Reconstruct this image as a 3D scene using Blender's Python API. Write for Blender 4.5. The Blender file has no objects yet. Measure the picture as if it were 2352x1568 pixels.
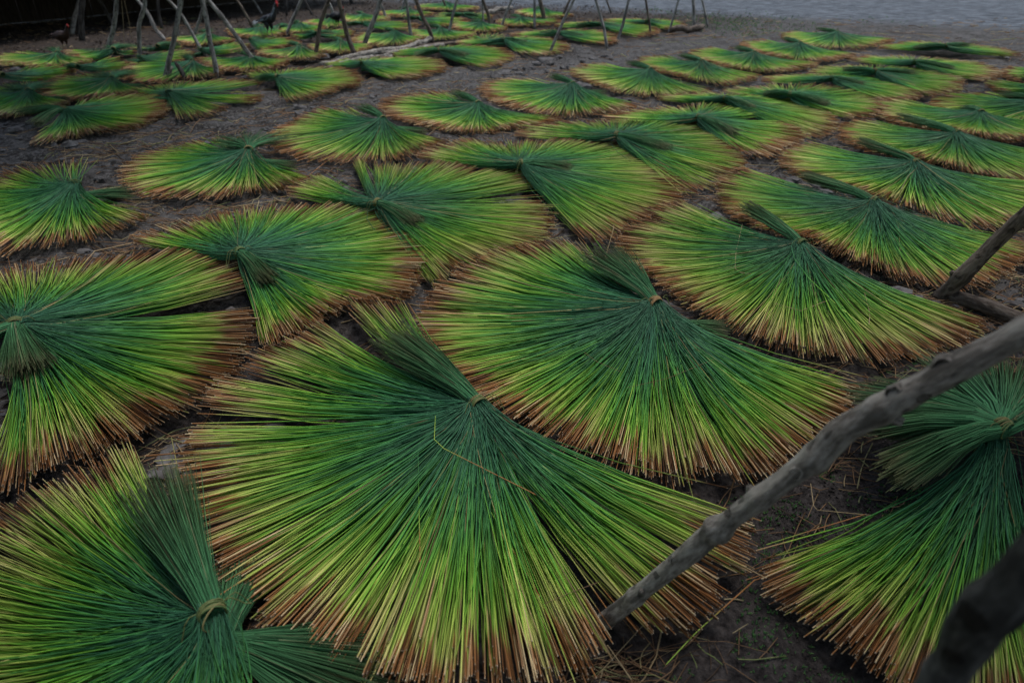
import bpy, math, random
import numpy as np
from mathutils import Vector
random.seed(7)
RNG = np.random.default_rng(11)
scene = bpy.context.scene
COL = scene.collection

# ------------------------------------------------------------------ camera, sky, sun, exposure
PITCH = math.radians(31.0)          # the camera looks down by this much
CAM_H = 1.70
FPX = 1568.0                        # focal length for a picture 2352 wide (24 mm on full frame)
cam_d = bpy.data.cameras.new('camera')
cam = bpy.data.objects.new('camera', cam_d)
COL.objects.link(cam)
cam.location = (0, 0, CAM_H)
cam.rotation_euler = (math.pi / 2 - PITCH, 0, 0)
cam_d.lens = 24.0
cam_d.sensor_width = 36.0
cam_d.clip_end = 600
cam_d.clip_start = 0.02
cam_d.dof.use_dof = True
cam_d.dof.focus_distance = 3.0
cam_d.dof.aperture_fstop = 2.6
scene.camera = cam

SUN_EL, SUN_AZ = 76.0, 40.0        # degrees; azimuth measured clockwise from +Y
world = bpy.data.worlds.new('World')
scene.world = world
world.use_nodes = True
wn = world.node_tree
wn.nodes.clear()
sky = wn.nodes.new('ShaderNodeTexSky')
sky.sky_type = 'NISHITA'
sky.sun_disc = False
sky.sun_elevation = math.radians(SUN_EL)
sky.sun_rotation = math.radians(SUN_AZ)
sky.air_density = 1.6
sky.dust_density = 2.5
bg = wn.nodes.new('ShaderNodeBackground')
bg.inputs['Strength'].default_value = 0.11
wo = wn.nodes.new('ShaderNodeOutputWorld')
wn.links.new(sky.outputs[0], bg.inputs[0])
wn.links.new(bg.outputs[0], wo.inputs[0])
sun_d = bpy.data.lights.new('sun', 'SUN')
sun_d.energy = 1.3
sun_d.angle = math.radians(24)
sun_d.color = (1.0, 0.985, 0.96)
sun = bpy.data.objects.new('sun', sun_d)
COL.objects.link(sun)
_el, _az = math.radians(SUN_EL), math.radians(SUN_AZ)
_dir = Vector((math.sin(_az) * math.cos(_el), math.cos(_az) * math.cos(_el), math.sin(_el)))
sun.rotation_euler = _dir.to_track_quat('Z', 'Y').to_euler()
vs = scene.view_settings
scene.display_settings.display_device = 'sRGB'
vs.view_transform = 'Standard'
vs.look = 'None'
vs.gamma = 1.0
vs.use_curve_mapping = False
vs.exposure = 0.68
scene.render.engine = 'CYCLES'


# ------------------------------------------------------------------ helpers
def ray(u, v):
    x = (u - 1176.0) / FPX
    y = (784.0 - v) / FPX
    c, s = math.cos(PITCH), math.sin(PITCH)
    return np.array((x, c + y * s, -s + y * c))


def on_ground(u, v, z=0.0):
    """the world point at height z seen at (u, v) of the 2352 x 1568 picture"""
    d = ray(u, v)
    t = (CAM_H - z) / -d[2]
    return np.array((0, 0, CAM_H)) + d * t


def at_depth(u, v, Z):
    return np.array((0, 0, CAM_H)) + ray(u, v) * Z


def depth_of(p):
    return p[1] * math.cos(PITCH) - (p[2] - CAM_H) * math.sin(PITCH)


def tag(o, label=None, cat=None, group=None, kind=None):
    if label: o['label'] = label
    if cat: o['category'] = cat
    if group: o['group'] = group
    if kind: o['kind'] = kind
    return o


def empty(name, loc, label, cat, group=None):
    o = bpy.data.objects.new(name, None)
    o.empty_display_size = 0.1
    COL.objects.link(o)
    o.location = [float(c) for c in loc]
    return tag(o, label, cat, group)


def link(name, me, parent=None):
    o = bpy.data.objects.new(name, me)
    COL.objects.link(o)
    if parent is not None:
        o.parent = parent
    return o


def mesh_np(name, verts, faces, mat, attr=None, smooth=True):
    """faces: list of int arrays, each (n, k)"""
    me = bpy.data.meshes.new(name)
    verts = np.asarray(verts, dtype=np.float32)
    me.vertices.add(len(verts))
    me.vertices.foreach_set('co', verts.ravel())
    faces = [f for f in faces if len(f)]
    loops = np.concatenate([f.ravel() for f in faces]).astype(np.int32)
    sizes = np.concatenate([np.full(len(f), f.shape[1], dtype=np.int32) for f in faces])
    starts = np.concatenate([[0], np.cumsum(sizes)[:-1]]).astype(np.int32)
    me.loops.add(len(loops))
    me.loops.foreach_set('vertex_index', loops)
    me.polygons.add(len(sizes))
    me.polygons.foreach_set('loop_start', starts)
    try:
        me.polygons.foreach_set('loop_total', sizes)
    except Exception:
        pass
    me.polygons.foreach_set('use_smooth', np.full(len(sizes), smooth, dtype=bool))
    if attr is not None:
        a = me.attributes.new('st', 'FLOAT_COLOR', 'POINT')
        a.data.foreach_set('color', np.asarray(attr, dtype=np.float32).ravel())
    me.materials.append(mat)
    me.update(calc_edges=True)
    return me


def tubes(paths, radii, sides=3, cap=True):
    """paths (N,K,3), radii (N,K) -> verts (N,K*sides,3), faces for one tube (local indices)"""
    N, K, _ = paths.shape
    tan = np.gradient(paths, axis=1)
    tan /= np.linalg.norm(tan, axis=2, keepdims=True) + 1e-9
    up = np.zeros_like(tan)
    up[..., 2] = 1.0
    steep = np.abs(tan[..., 2]) > 0.9
    up[steep] = (1.0, 0.0, 0.0)
    a = np.cross(tan, up)
    a /= np.linalg.norm(a, axis=2, keepdims=True) + 1e-9
    b = np.cross(a, tan)
    vs_ = []
    for s in range(sides):
        ang = 2 * math.pi * s / sides + math.pi / 2
        vs_.append(paths + radii[..., None] * (math.cos(ang) * a + math.sin(ang) * b))
    verts = np.stack(vs_, axis=2).reshape(N, K * sides, 3)
    quads = []
    for k in range(K - 1):
        for s in range(sides):
            s2 = (s + 1) % sides
            quads.append((k * sides + s, (k + 1) * sides + s, (k + 1) * sides + s2, k * sides + s2))
    quads = np.array(quads, dtype=np.int32)
    caps = None
    if cap:
        caps = np.array([[(K - 1) * sides + s for s in range(sides)]], dtype=np.int32)
    return verts, quads, caps


def many(verts, quads, caps):
    N, n, _ = verts.shape
    off = (np.arange(N) * n)[:, None, None]
    f = [(quads[None] + off).reshape(-1, quads.shape[1])]
    if caps is not None:
        f.append((caps[None] + off).reshape(-1, caps.shape[1]))
    return verts.reshape(-1, 3), f


def _hash2(ix, iy, seed):
    h = (ix.astype(np.int64) * 374761393 + iy.astype(np.int64) * 668265263 + seed * 974711) & 0xFFFFFFFF
    h = ((h ^ (h >> 13)) * 1274126177) & 0xFFFFFFFF
    h = h ^ (h >> 16)
    return (h & 0xFFFF) / 65535.0


def vnoise(x, y, seed=0):
    ix, iy = np.floor(x), np.floor(y)
    fx, fy = x - ix, y - iy
    fx = fx * fx * (3 - 2 * fx)
    fy = fy * fy * (3 - 2 * fy)
    a = _hash2(ix, iy, seed); b = _hash2(ix + 1, iy, seed)
    c = _hash2(ix, iy + 1, seed); d = _hash2(ix + 1, iy + 1, seed)
    return (a * (1 - fx) + b * fx) * (1 - fy) + (c * (1 - fx) + d * fx) * fy


def fbm(x, y, f=1.0, n=4, seed=0):
    s = 0; amp = 1.0; tot = 0
    for k in range(n):
        s = s + amp * vnoise(x * f, y * f, seed + k * 17)
        tot += amp; amp *= 0.5; f *= 2.03
    return s / tot


# ------------------------------------------------------------------ materials
def new_mat(name, rough=0.8, spec=0.25):
    m = bpy.data.materials.new(name)
    m.use_nodes = True
    nt = m.node_tree
    b = nt.nodes['Principled BSDF']
    b.inputs['Roughness'].default_value = rough
    b.inputs['Specular IOR Level'].default_value = spec
    return m, nt, b


def N_(nt, typ, **kw):
    n = nt.nodes.new(typ)
    for k, v in kw.items():
        setattr(n, k, v)
    return n


def math_(nt, op, a, b=None, clamp=False):
    n = N_(nt, 'ShaderNodeMath', operation=op, use_clamp=clamp)
    for i, x in enumerate((a, b)):
        if x is None: continue
        if isinstance(x, (int, float)): n.inputs[i].default_value = x
        else: nt.links.new(x, n.inputs[i])
    return n.outputs[0]


def ramp(nt, fac, stops, interp='LINEAR'):
    r = N_(nt, 'ShaderNodeValToRGB')
    r.color_ramp.interpolation = interp
    el = r.color_ramp.elements
    while len(el) < len(stops): el.new(0.5)
    for e, (p, c) in zip(el, stops):
        e.position = p
        e.color = (*c, 1)
    if fac is not None: nt.links.new(fac, r.inputs[0])
    return r.outputs[0]


def mix(nt, fac, a, b, mode='MIX'):
    n = N_(nt, 'ShaderNodeMix', data_type='RGBA', blend_type=mode)
    if isinstance(fac, (int, float)): n.inputs[0].default_value = fac
    else: nt.links.new(fac, n.inputs[0])
    for i, x in ((6, a), (7, b)):
        if isinstance(x, tuple): n.inputs[i].default_value = (*x, 1)
        else: nt.links.new(x, n.inputs[i])
    return n.outputs[2]


def smooth_(nt, x, lo, hi):
    n = N_(nt, 'ShaderNodeMapRange', interpolation_type='SMOOTHSTEP')
    nt.links.new(x, n.inputs[0])
    for i, v in ((1, lo), (2, hi)):
        if isinstance(v, (int, float)): n.inputs[i].default_value = v
        else: nt.links.new(v, n.inputs[i])
    return n.outputs[0]


def make_stalk_mat():
    m, nt, b = new_mat('sedge_stalk', 0.55, 0.18)
    at = N_(nt, 'ShaderNodeAttribute', attribute_name='st')
    sp = N_(nt, 'ShaderNodeSeparateColor')
    nt.links.new(at.outputs['Color'], sp.inputs[0])
    t, r1, r2 = sp.outputs[0], sp.outputs[1], sp.outputs[2]
    r3 = at.outputs['Alpha']
    te = math_(nt, 'ADD', t, math_(nt, 'MULTIPLY', math_(nt, 'SUBTRACT', r2, 0.56), 0.42))
    green = ramp(nt, te, [(0.0, (0.034, 0.108, 0.062)), (0.24, (0.042, 0.146, 0.068)),
                          (0.45, (0.062, 0.215, 0.052)), (0.64, (0.135, 0.310, 0.038)),
                          (0.82, (0.310, 0.390, 0.085)), (1.0, (0.470, 0.430, 0.170))])
    # pale straw band just inside the brown butt
    bstart = math_(nt, 'ADD', 0.770, math_(nt, 'MULTIPLY', r1, 0.21))
    bend = math_(nt, 'ADD', bstart, 0.05)
    brown = ramp(nt, r3, [(0.0, (0.100, 0.050, 0.030)), (0.35, (0.215, 0.098, 0.040)),
                          (0.62, (0.320, 0.150, 0.060)), (0.84, (0.270, 0.155, 0.080)), (1.0, (0.460, 0.360, 0.210))])
    isb = smooth_(nt, t, bstart, bend)
    col = mix(nt, isb, green, brown)
    # a few dead, tan stalks and some nearly blue-green ones
    dead = smooth_(nt, r2, 0.955, 0.975)
    col = mix(nt, math_(nt, 'MULTIPLY', dead, 0.75), col, (0.30, 0.215, 0.115))
    # cut end
    tip = smooth_(nt, t, 0.995, 0.999)
    col = mix(nt, math_(nt, 'MULTIPLY', tip, 0.8), col, (0.42, 0.36, 0.27))
    # stalk-to-stalk value differences
    val = math_(nt, 'ADD', 0.55, math_(nt, 'MULTIPLY', r3, 0.90))
    hs = N_(nt, 'ShaderNodeHueSaturation')
    hs.inputs['Saturation'].default_value = 1.04
    nt.links.new(val, hs.inputs['Value'])
    nt.links.new(col, hs.inputs['Color'])
    nt.links.new(hs.outputs[0], b.inputs['Base Color'])
    return m


def make_tuft_mat():
    m, nt, b = new_mat('sedge_tips', 0.7, 0.12)
    at = N_(nt, 'ShaderNodeAttribute', attribute_name='st')
    sp = N_(nt, 'ShaderNodeSeparateColor')
    nt.links.new(at.outputs['Color'], sp.inputs[0])
    t, r1, r2 = sp.outputs[0], sp.outputs[1], sp.outputs[2]
    col = ramp(nt, t, [(0.0, (0.036, 0.130, 0.056)), (0.5, (0.046, 0.140, 0.058)), (0.85, (0.060, 0.130, 0.052)), (1.0, (0.120, 0.130, 0.065))])
    dead = smooth_(nt, r2, 0.93, 0.96)
    col = mix(nt, math_(nt, 'MULTIPLY', dead, 0.6), col, (0.20, 0.17, 0.10))
    hs = N_(nt, 'ShaderNodeHueSaturation')
    nt.links.new(math_(nt, 'ADD', 0.40, math_(nt, 'MULTIPLY', r1, 1.15)), hs.inputs['Value'])
    nt.links.new(col, hs.inputs['Color'])
    nt.links.new(hs.outputs[0], b.inputs['Base Color'])
    return m


def make_simple(name, stops, scale=8.0, rough=0.8, spec=0.2, bump=0.3, stretch=(1, 1, 1), detail=6, bdist=0.01):
    m, nt, b = new_mat(name, rough, spec)
    tc = N_(nt, 'ShaderNodeTexCoord')
    mp = N_(nt, 'ShaderNodeMapping')
    mp.inputs['Scale'].default_value = stretch
    nt.links.new(tc.outputs['Object'], mp.inputs[0])
    nz = N_(nt, 'ShaderNodeTexNoise')
    nz.inputs['Scale'].default_value = scale
    nz.inputs['Detail'].default_value = detail
    nz.inputs['Roughness'].default_value = 0.65
    nt.links.new(mp.outputs[0], nz.inputs['Vector'])
    nt.links.new(ramp(nt, nz.outputs[0], stops), b.inputs['Base Color'])
    if bump:
        bp = N_(nt, 'ShaderNodeBump')
        bp.inputs['Strength'].default_value = bump
        bp.inputs['Distance'].default_value = bdist
        nt.links.new(nz.outputs[0], bp.inputs['Height'])
        nt.links.new(bp.outputs[0], b.inputs['Normal'])
    return m


def make_attr_mat(name, stops, rough=0.7, spec=0.2):
    """colour picked by the second channel of 'st' (one random number per piece)"""
    m, nt, b = new_mat(name, rough, spec)
    at = N_(nt, 'ShaderNodeAttribute', attribute_name='st')
    sp = N_(nt, 'ShaderNodeSeparateColor')
    nt.links.new(at.outputs['Color'], sp.inputs[0])
    nt.links.new(ramp(nt, sp.outputs[1], stops), b.inputs['Base Color'])
    return m


M_STALK = make_stalk_mat()
M_TUFT = make_tuft_mat()
M_TIE = make_attr_mat('twisted_sedge_cord', [(0, (0.04, 0.10, 0.03)), (0.45, (0.10, 0.13, 0.045)), (0.75, (0.20, 0.15, 0.065)), (1, (0.30, 0.17, 0.08))])
M_LITTER = make_attr_mat('dry_straw', [(0, (0.05, 0.032, 0.022)), (0.3, (0.17, 0.10, 0.055)), (0.6, (0.26, 0.15, 0.075)), (0.85, (0.34, 0.27, 0.15)), (1, (0.16, 0.20, 0.07))])
M_CLOD = make_simple('clay_clod', [(0.3, (0.050, 0.044, 0.041)), (0.55, (0.105, 0.100, 0.098)), (0.75, (0.180, 0.174, 0.172))], 14, 0.95, 0.1, 0.6)
M_CRUMB = make_simple('soil_crumb', [(0.35, (0.018, 0.015, 0.014)), (0.65, (0.085, 0.074, 0.068))], 6, 0.95, 0.1, 0)
M_WEED = make_attr_mat('weed_leaf', [(0, (0.025, 0.075, 0.025)), (0.5, (0.045, 0.13, 0.035)), (1, (0.09, 0.17, 0.05))], 0.6)
M_LEAF = make_attr_mat('tree_leaf', [(0, (0.018, 0.035, 0.014)), (0.5, (0.030, 0.060, 0.020)), (1, (0.055, 0.085, 0.030))], 0.6)
M_DEADLEAF = make_attr_mat('shaded_dead_leaf', [(0, (0.020, 0.014, 0.010)), (0.5, (0.048, 0.033, 0.024)), (0.85, (0.085, 0.062, 0.045)), (1, (0.14, 0.115, 0.09))], 0.85)  # leaf browns darkened to carry the shade of the back left yard


def make_bark(name, dark, mid, pale, blot=0.55):
    m, nt, b = new_mat(name, 0.85, 0.15)
    at = N_(nt, 'ShaderNodeAttribute', attribute_name='st')
    uvm = N_(nt, 'ShaderNodeMapping')
    uvm.inputs['Scale'].default_value = (1, 1, 0.32)
    nt.links.new(at.outputs['Vector'], uvm.inputs[0])
    n1 = N_(nt, 'ShaderNodeTexNoise'); n1.inputs['Scale'].default_value = 75; n1.inputs['Detail'].default_value = 7
    n1.inputs['Roughness'].default_value = 0.7
    n2 = N_(nt, 'ShaderNodeTexNoise'); n2.inputs['Scale'].default_value = 22; n2.inputs['Detail'].default_value = 4
    n3 = N_(nt, 'ShaderNodeTexVoronoi'); n3.inputs['Scale'].default_value = 17
    for n in (n1, n2): nt.links.new(uvm.outputs[0], n.inputs['Vector'])
    nt.links.new(at.outputs['Vector'], n3.inputs['Vector'])
    c = ramp(nt, n1.outputs[0], [(0.30, dark), (0.5, mid), (0.72, pale)])
    c = mix(nt, math_(nt, 'MULTIPLY', smooth_(nt, n2.outputs[0], 0.53, 0.60), 0.85), c, tuple(x * 0.42 for x in mid))
    c = mix(nt, math_(nt, 'MULTIPLY', smooth_(nt, n2.outputs[0], 0.47, 0.36), 0.5), c, (pale[0] * 1.05, pale[1] * 1.05, pale[2] * 1.0))
    spots = smooth_(nt, math_(nt, 'ADD', n3.outputs['Distance'], math_(nt, 'MULTIPLY', math_(nt, 'SUBTRACT', n1.outputs[0], 0.5), 0.5)), 0.27, 0.17)
    c = mix(nt, math_(nt, 'MULTIPLY', spots, blot), c, (0.018, 0.014, 0.012))
    nt.links.new(c, b.inputs['Base Color'])
    bp = N_(nt, 'ShaderNodeBump'); bp.inputs['Strength'].default_value = 0.9; bp.inputs['Distance'].default_value = 0.008
    hgt = math_(nt, 'SUBTRACT', n1.outputs[0], math_(nt, 'MULTIPLY', spots, 0.8))
    nt.links.new(hgt, bp.inputs['Height'])
    nt.links.new(bp.outputs[0], b.inputs['Normal'])
    return m


M_BARK = make_bark('weathered_bark', (0.050, 0.041, 0.033), (0.210, 0.186, 0.158), (0.400, 0.375, 0.335))
M_BARK_PALE = make_bark('pale_bark', (0.075, 0.066, 0.058), (0.220, 0.205, 0.190), (0.400, 0.385, 0.365))
M_BARK_CORNER = make_bark('corner_bark', (0.020, 0.019, 0.018), (0.072, 0.070, 0.068), (0.170, 0.168, 0.166), 0.7)  # darker bark for the pole in the bottom right corner
M_BARK_BROWN = make_bark('brown_bark', (0.045, 0.034, 0.026), (0.120, 0.092, 0.072), (0.210, 0.175, 0.145))
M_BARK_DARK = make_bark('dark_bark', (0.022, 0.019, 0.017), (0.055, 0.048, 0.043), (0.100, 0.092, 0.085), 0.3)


def make_ground_mat():
    m, nt, b = new_mat('bare_clay_soil', 0.95, 0.12)
    tc = N_(nt, 'ShaderNodeTexCoord')
    P = tc.outputs['Object']

    def nz(scale, det=6, rough=0.6, stretch=None):
        n = N_(nt, 'ShaderNodeTexNoise')
        n.inputs['Scale'].default_value = scale
        n.inputs['Detail'].default_value = det
        n.inputs['Roughness'].default_value = rough
        if stretch:
            mp = N_(nt, 'ShaderNodeMapping'); mp.inputs['Scale'].default_value = stretch
            nt.links.new(P, mp.inputs[0]); nt.links.new(mp.outputs[0], n.inputs['Vector'])
        else:
            nt.links.new(P, n.inputs['Vector'])
        return n.outputs[0]
    fine = nz(30, 8, 0.7)
    mid = nz(3.5, 6, 0.65)
    big = nz(0.6, 4, 0.5)
    soil = ramp(nt, fine, [(0.37, (0.011, 0.010, 0.009)), (0.5, (0.052, 0.048, 0.045)), (0.62, (0.145, 0.137, 0.130))])
    soil = mix(nt, smooth_(nt, mid, 0.48, 0.66), soil, (0.088, 0.083, 0.079))
    soil = mix(nt, math_(nt, 'MULTIPLY', smooth_(nt, mid, 0.50, 0.34), 0.6), soil, (0.030, 0.025, 0.022))
    # darker, browner earth near the viewer
    sx = N_(nt, 'ShaderNodeSeparateXYZ'); nt.links.new(P, sx.inputs[0])
    wob = math_(nt, 'MULTIPLY', math_(nt, 'SUBTRACT', big, 0.5), 3.0)
    near = smooth_(nt, math_(nt, 'ADD', sx.outputs[1], wob), 4.4, 1.8)
    soil = mix(nt, math_(nt, 'MULTIPLY', near, 0.88), soil, ramp(nt, fine, [(0.35, (0.010, 0.008, 0.008)), (0.65, (0.062, 0.052, 0.048))]))
    # leaf-strewn brown floor, back left, its colour darkened for the yard's shade
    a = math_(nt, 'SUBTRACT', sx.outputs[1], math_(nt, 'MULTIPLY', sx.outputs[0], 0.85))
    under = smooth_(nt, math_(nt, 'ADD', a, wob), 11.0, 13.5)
    leafy_shaded = ramp(nt, nz(16, 8, 0.75), [(0.35, (0.012, 0.009, 0.007)), (0.55, (0.038, 0.028, 0.022)), (0.72, (0.080, 0.064, 0.052))])
    soil = mix(nt, math_(nt, 'MULTIPLY', under, 0.85), soil, leafy_shaded)
    # pale sandy path, back right
    q = math_(nt, 'ADD', math_(nt, 'SUBTRACT', sx.outputs[1], math_(nt, 'MULTIPLY', -0.45, sx.outputs[0])), wob)
    path = smooth_(nt, q, 19.0, 21.5)
    sand = ramp(nt, nz(5, 9, 0.7, (0.55, 1.5, 1)), [(0.40, (0.036, 0.040, 0.046)), (0.5, (0.080, 0.090, 0.102)), (0.60, (0.145, 0.160, 0.180))])
    soil = mix(nt, path, soil, sand)
    nt.links.new(soil, b.inputs['Base Color'])
    bp = N_(nt, 'ShaderNodeBump'); bp.inputs['Strength'].default_value = 1.0; bp.inputs['Distance'].default_value = 0.035
    h = math_(nt, 'ADD', math_(nt, 'MULTIPLY', fine, 0.5), mid)
    nt.links.new(h, bp.inputs['Height'])
    nt.links.new(bp.outputs[0], b.inputs['Normal'])
    return m


M_GROUND = make_ground_mat()


# ------------------------------------------------------------------ the ground
def ground_h(x, y):
    """height of the soil; stays at or below zero so the fans lie on it"""
    big = fbm(x, y, 0.45, 3, 3) - 0.5
    midn = fbm(x, y, 3.2, 3, 31) - 0.5
    rough = fbm(x, y, 11.0, 3, 57)
    ridge = 1.0 - np.abs(2 * fbm(x, y, 5.0, 3, 91) - 1.0)
    far = np.clip((y - 9) / 8, 0, 1)
    h = big * 0.06 + midn * 0.085 + (rough - 0.5) * 0.040 + (ridge - 0.8) * 0.055
    return np.minimum(h * (1 - 0.4 * far) - 0.028, 0.012)


def make_ground():
    def axis(a, b, lo, hi, fine, far):
        core = np.arange(lo, hi + 1e-6, fine)
        left, right = [lo], [hi]
        s = fine
        while left[-1] > a:
            s = min(s * 1.16, far); left.append(left[-1] - s)
        s = fine
        while right[-1] < b:
            s = min(s * 1.16, far); right.append(right[-1] + s)
        return np.concatenate([np.array(left[1:][::-1]), core, np.array(right[1:])])
    xs = axis(-160, 160, -4.4, 4.4, 0.032, 20)
    ys = axis(-60, 300, 0.8, 8.0, 0.030, 20)
    X, Y = np.meshgrid(xs, ys)
    Z = ground_h(X, Y)
    fade = np.clip((np.hypot(X, Y - 5) - 40) / 30, 0, 1)
    Z = Z * (1 - fade) - 0.02 * fade
    V = np.stack([X, Y, Z], -1).reshape(-1, 3)
    nx, ny = len(xs), len(ys)
    i = (np.arange(ny - 1)[:, None] * nx + np.arange(nx - 1)[None]).ravel()
    F = np.stack([i, i + 1, i + nx + 1, i + nx], -1).astype(np.int32)
    o = link('ground', mesh_np('ground', V, [F], M_GROUND))
    tag(o, kind='structure')


make_ground()

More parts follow.
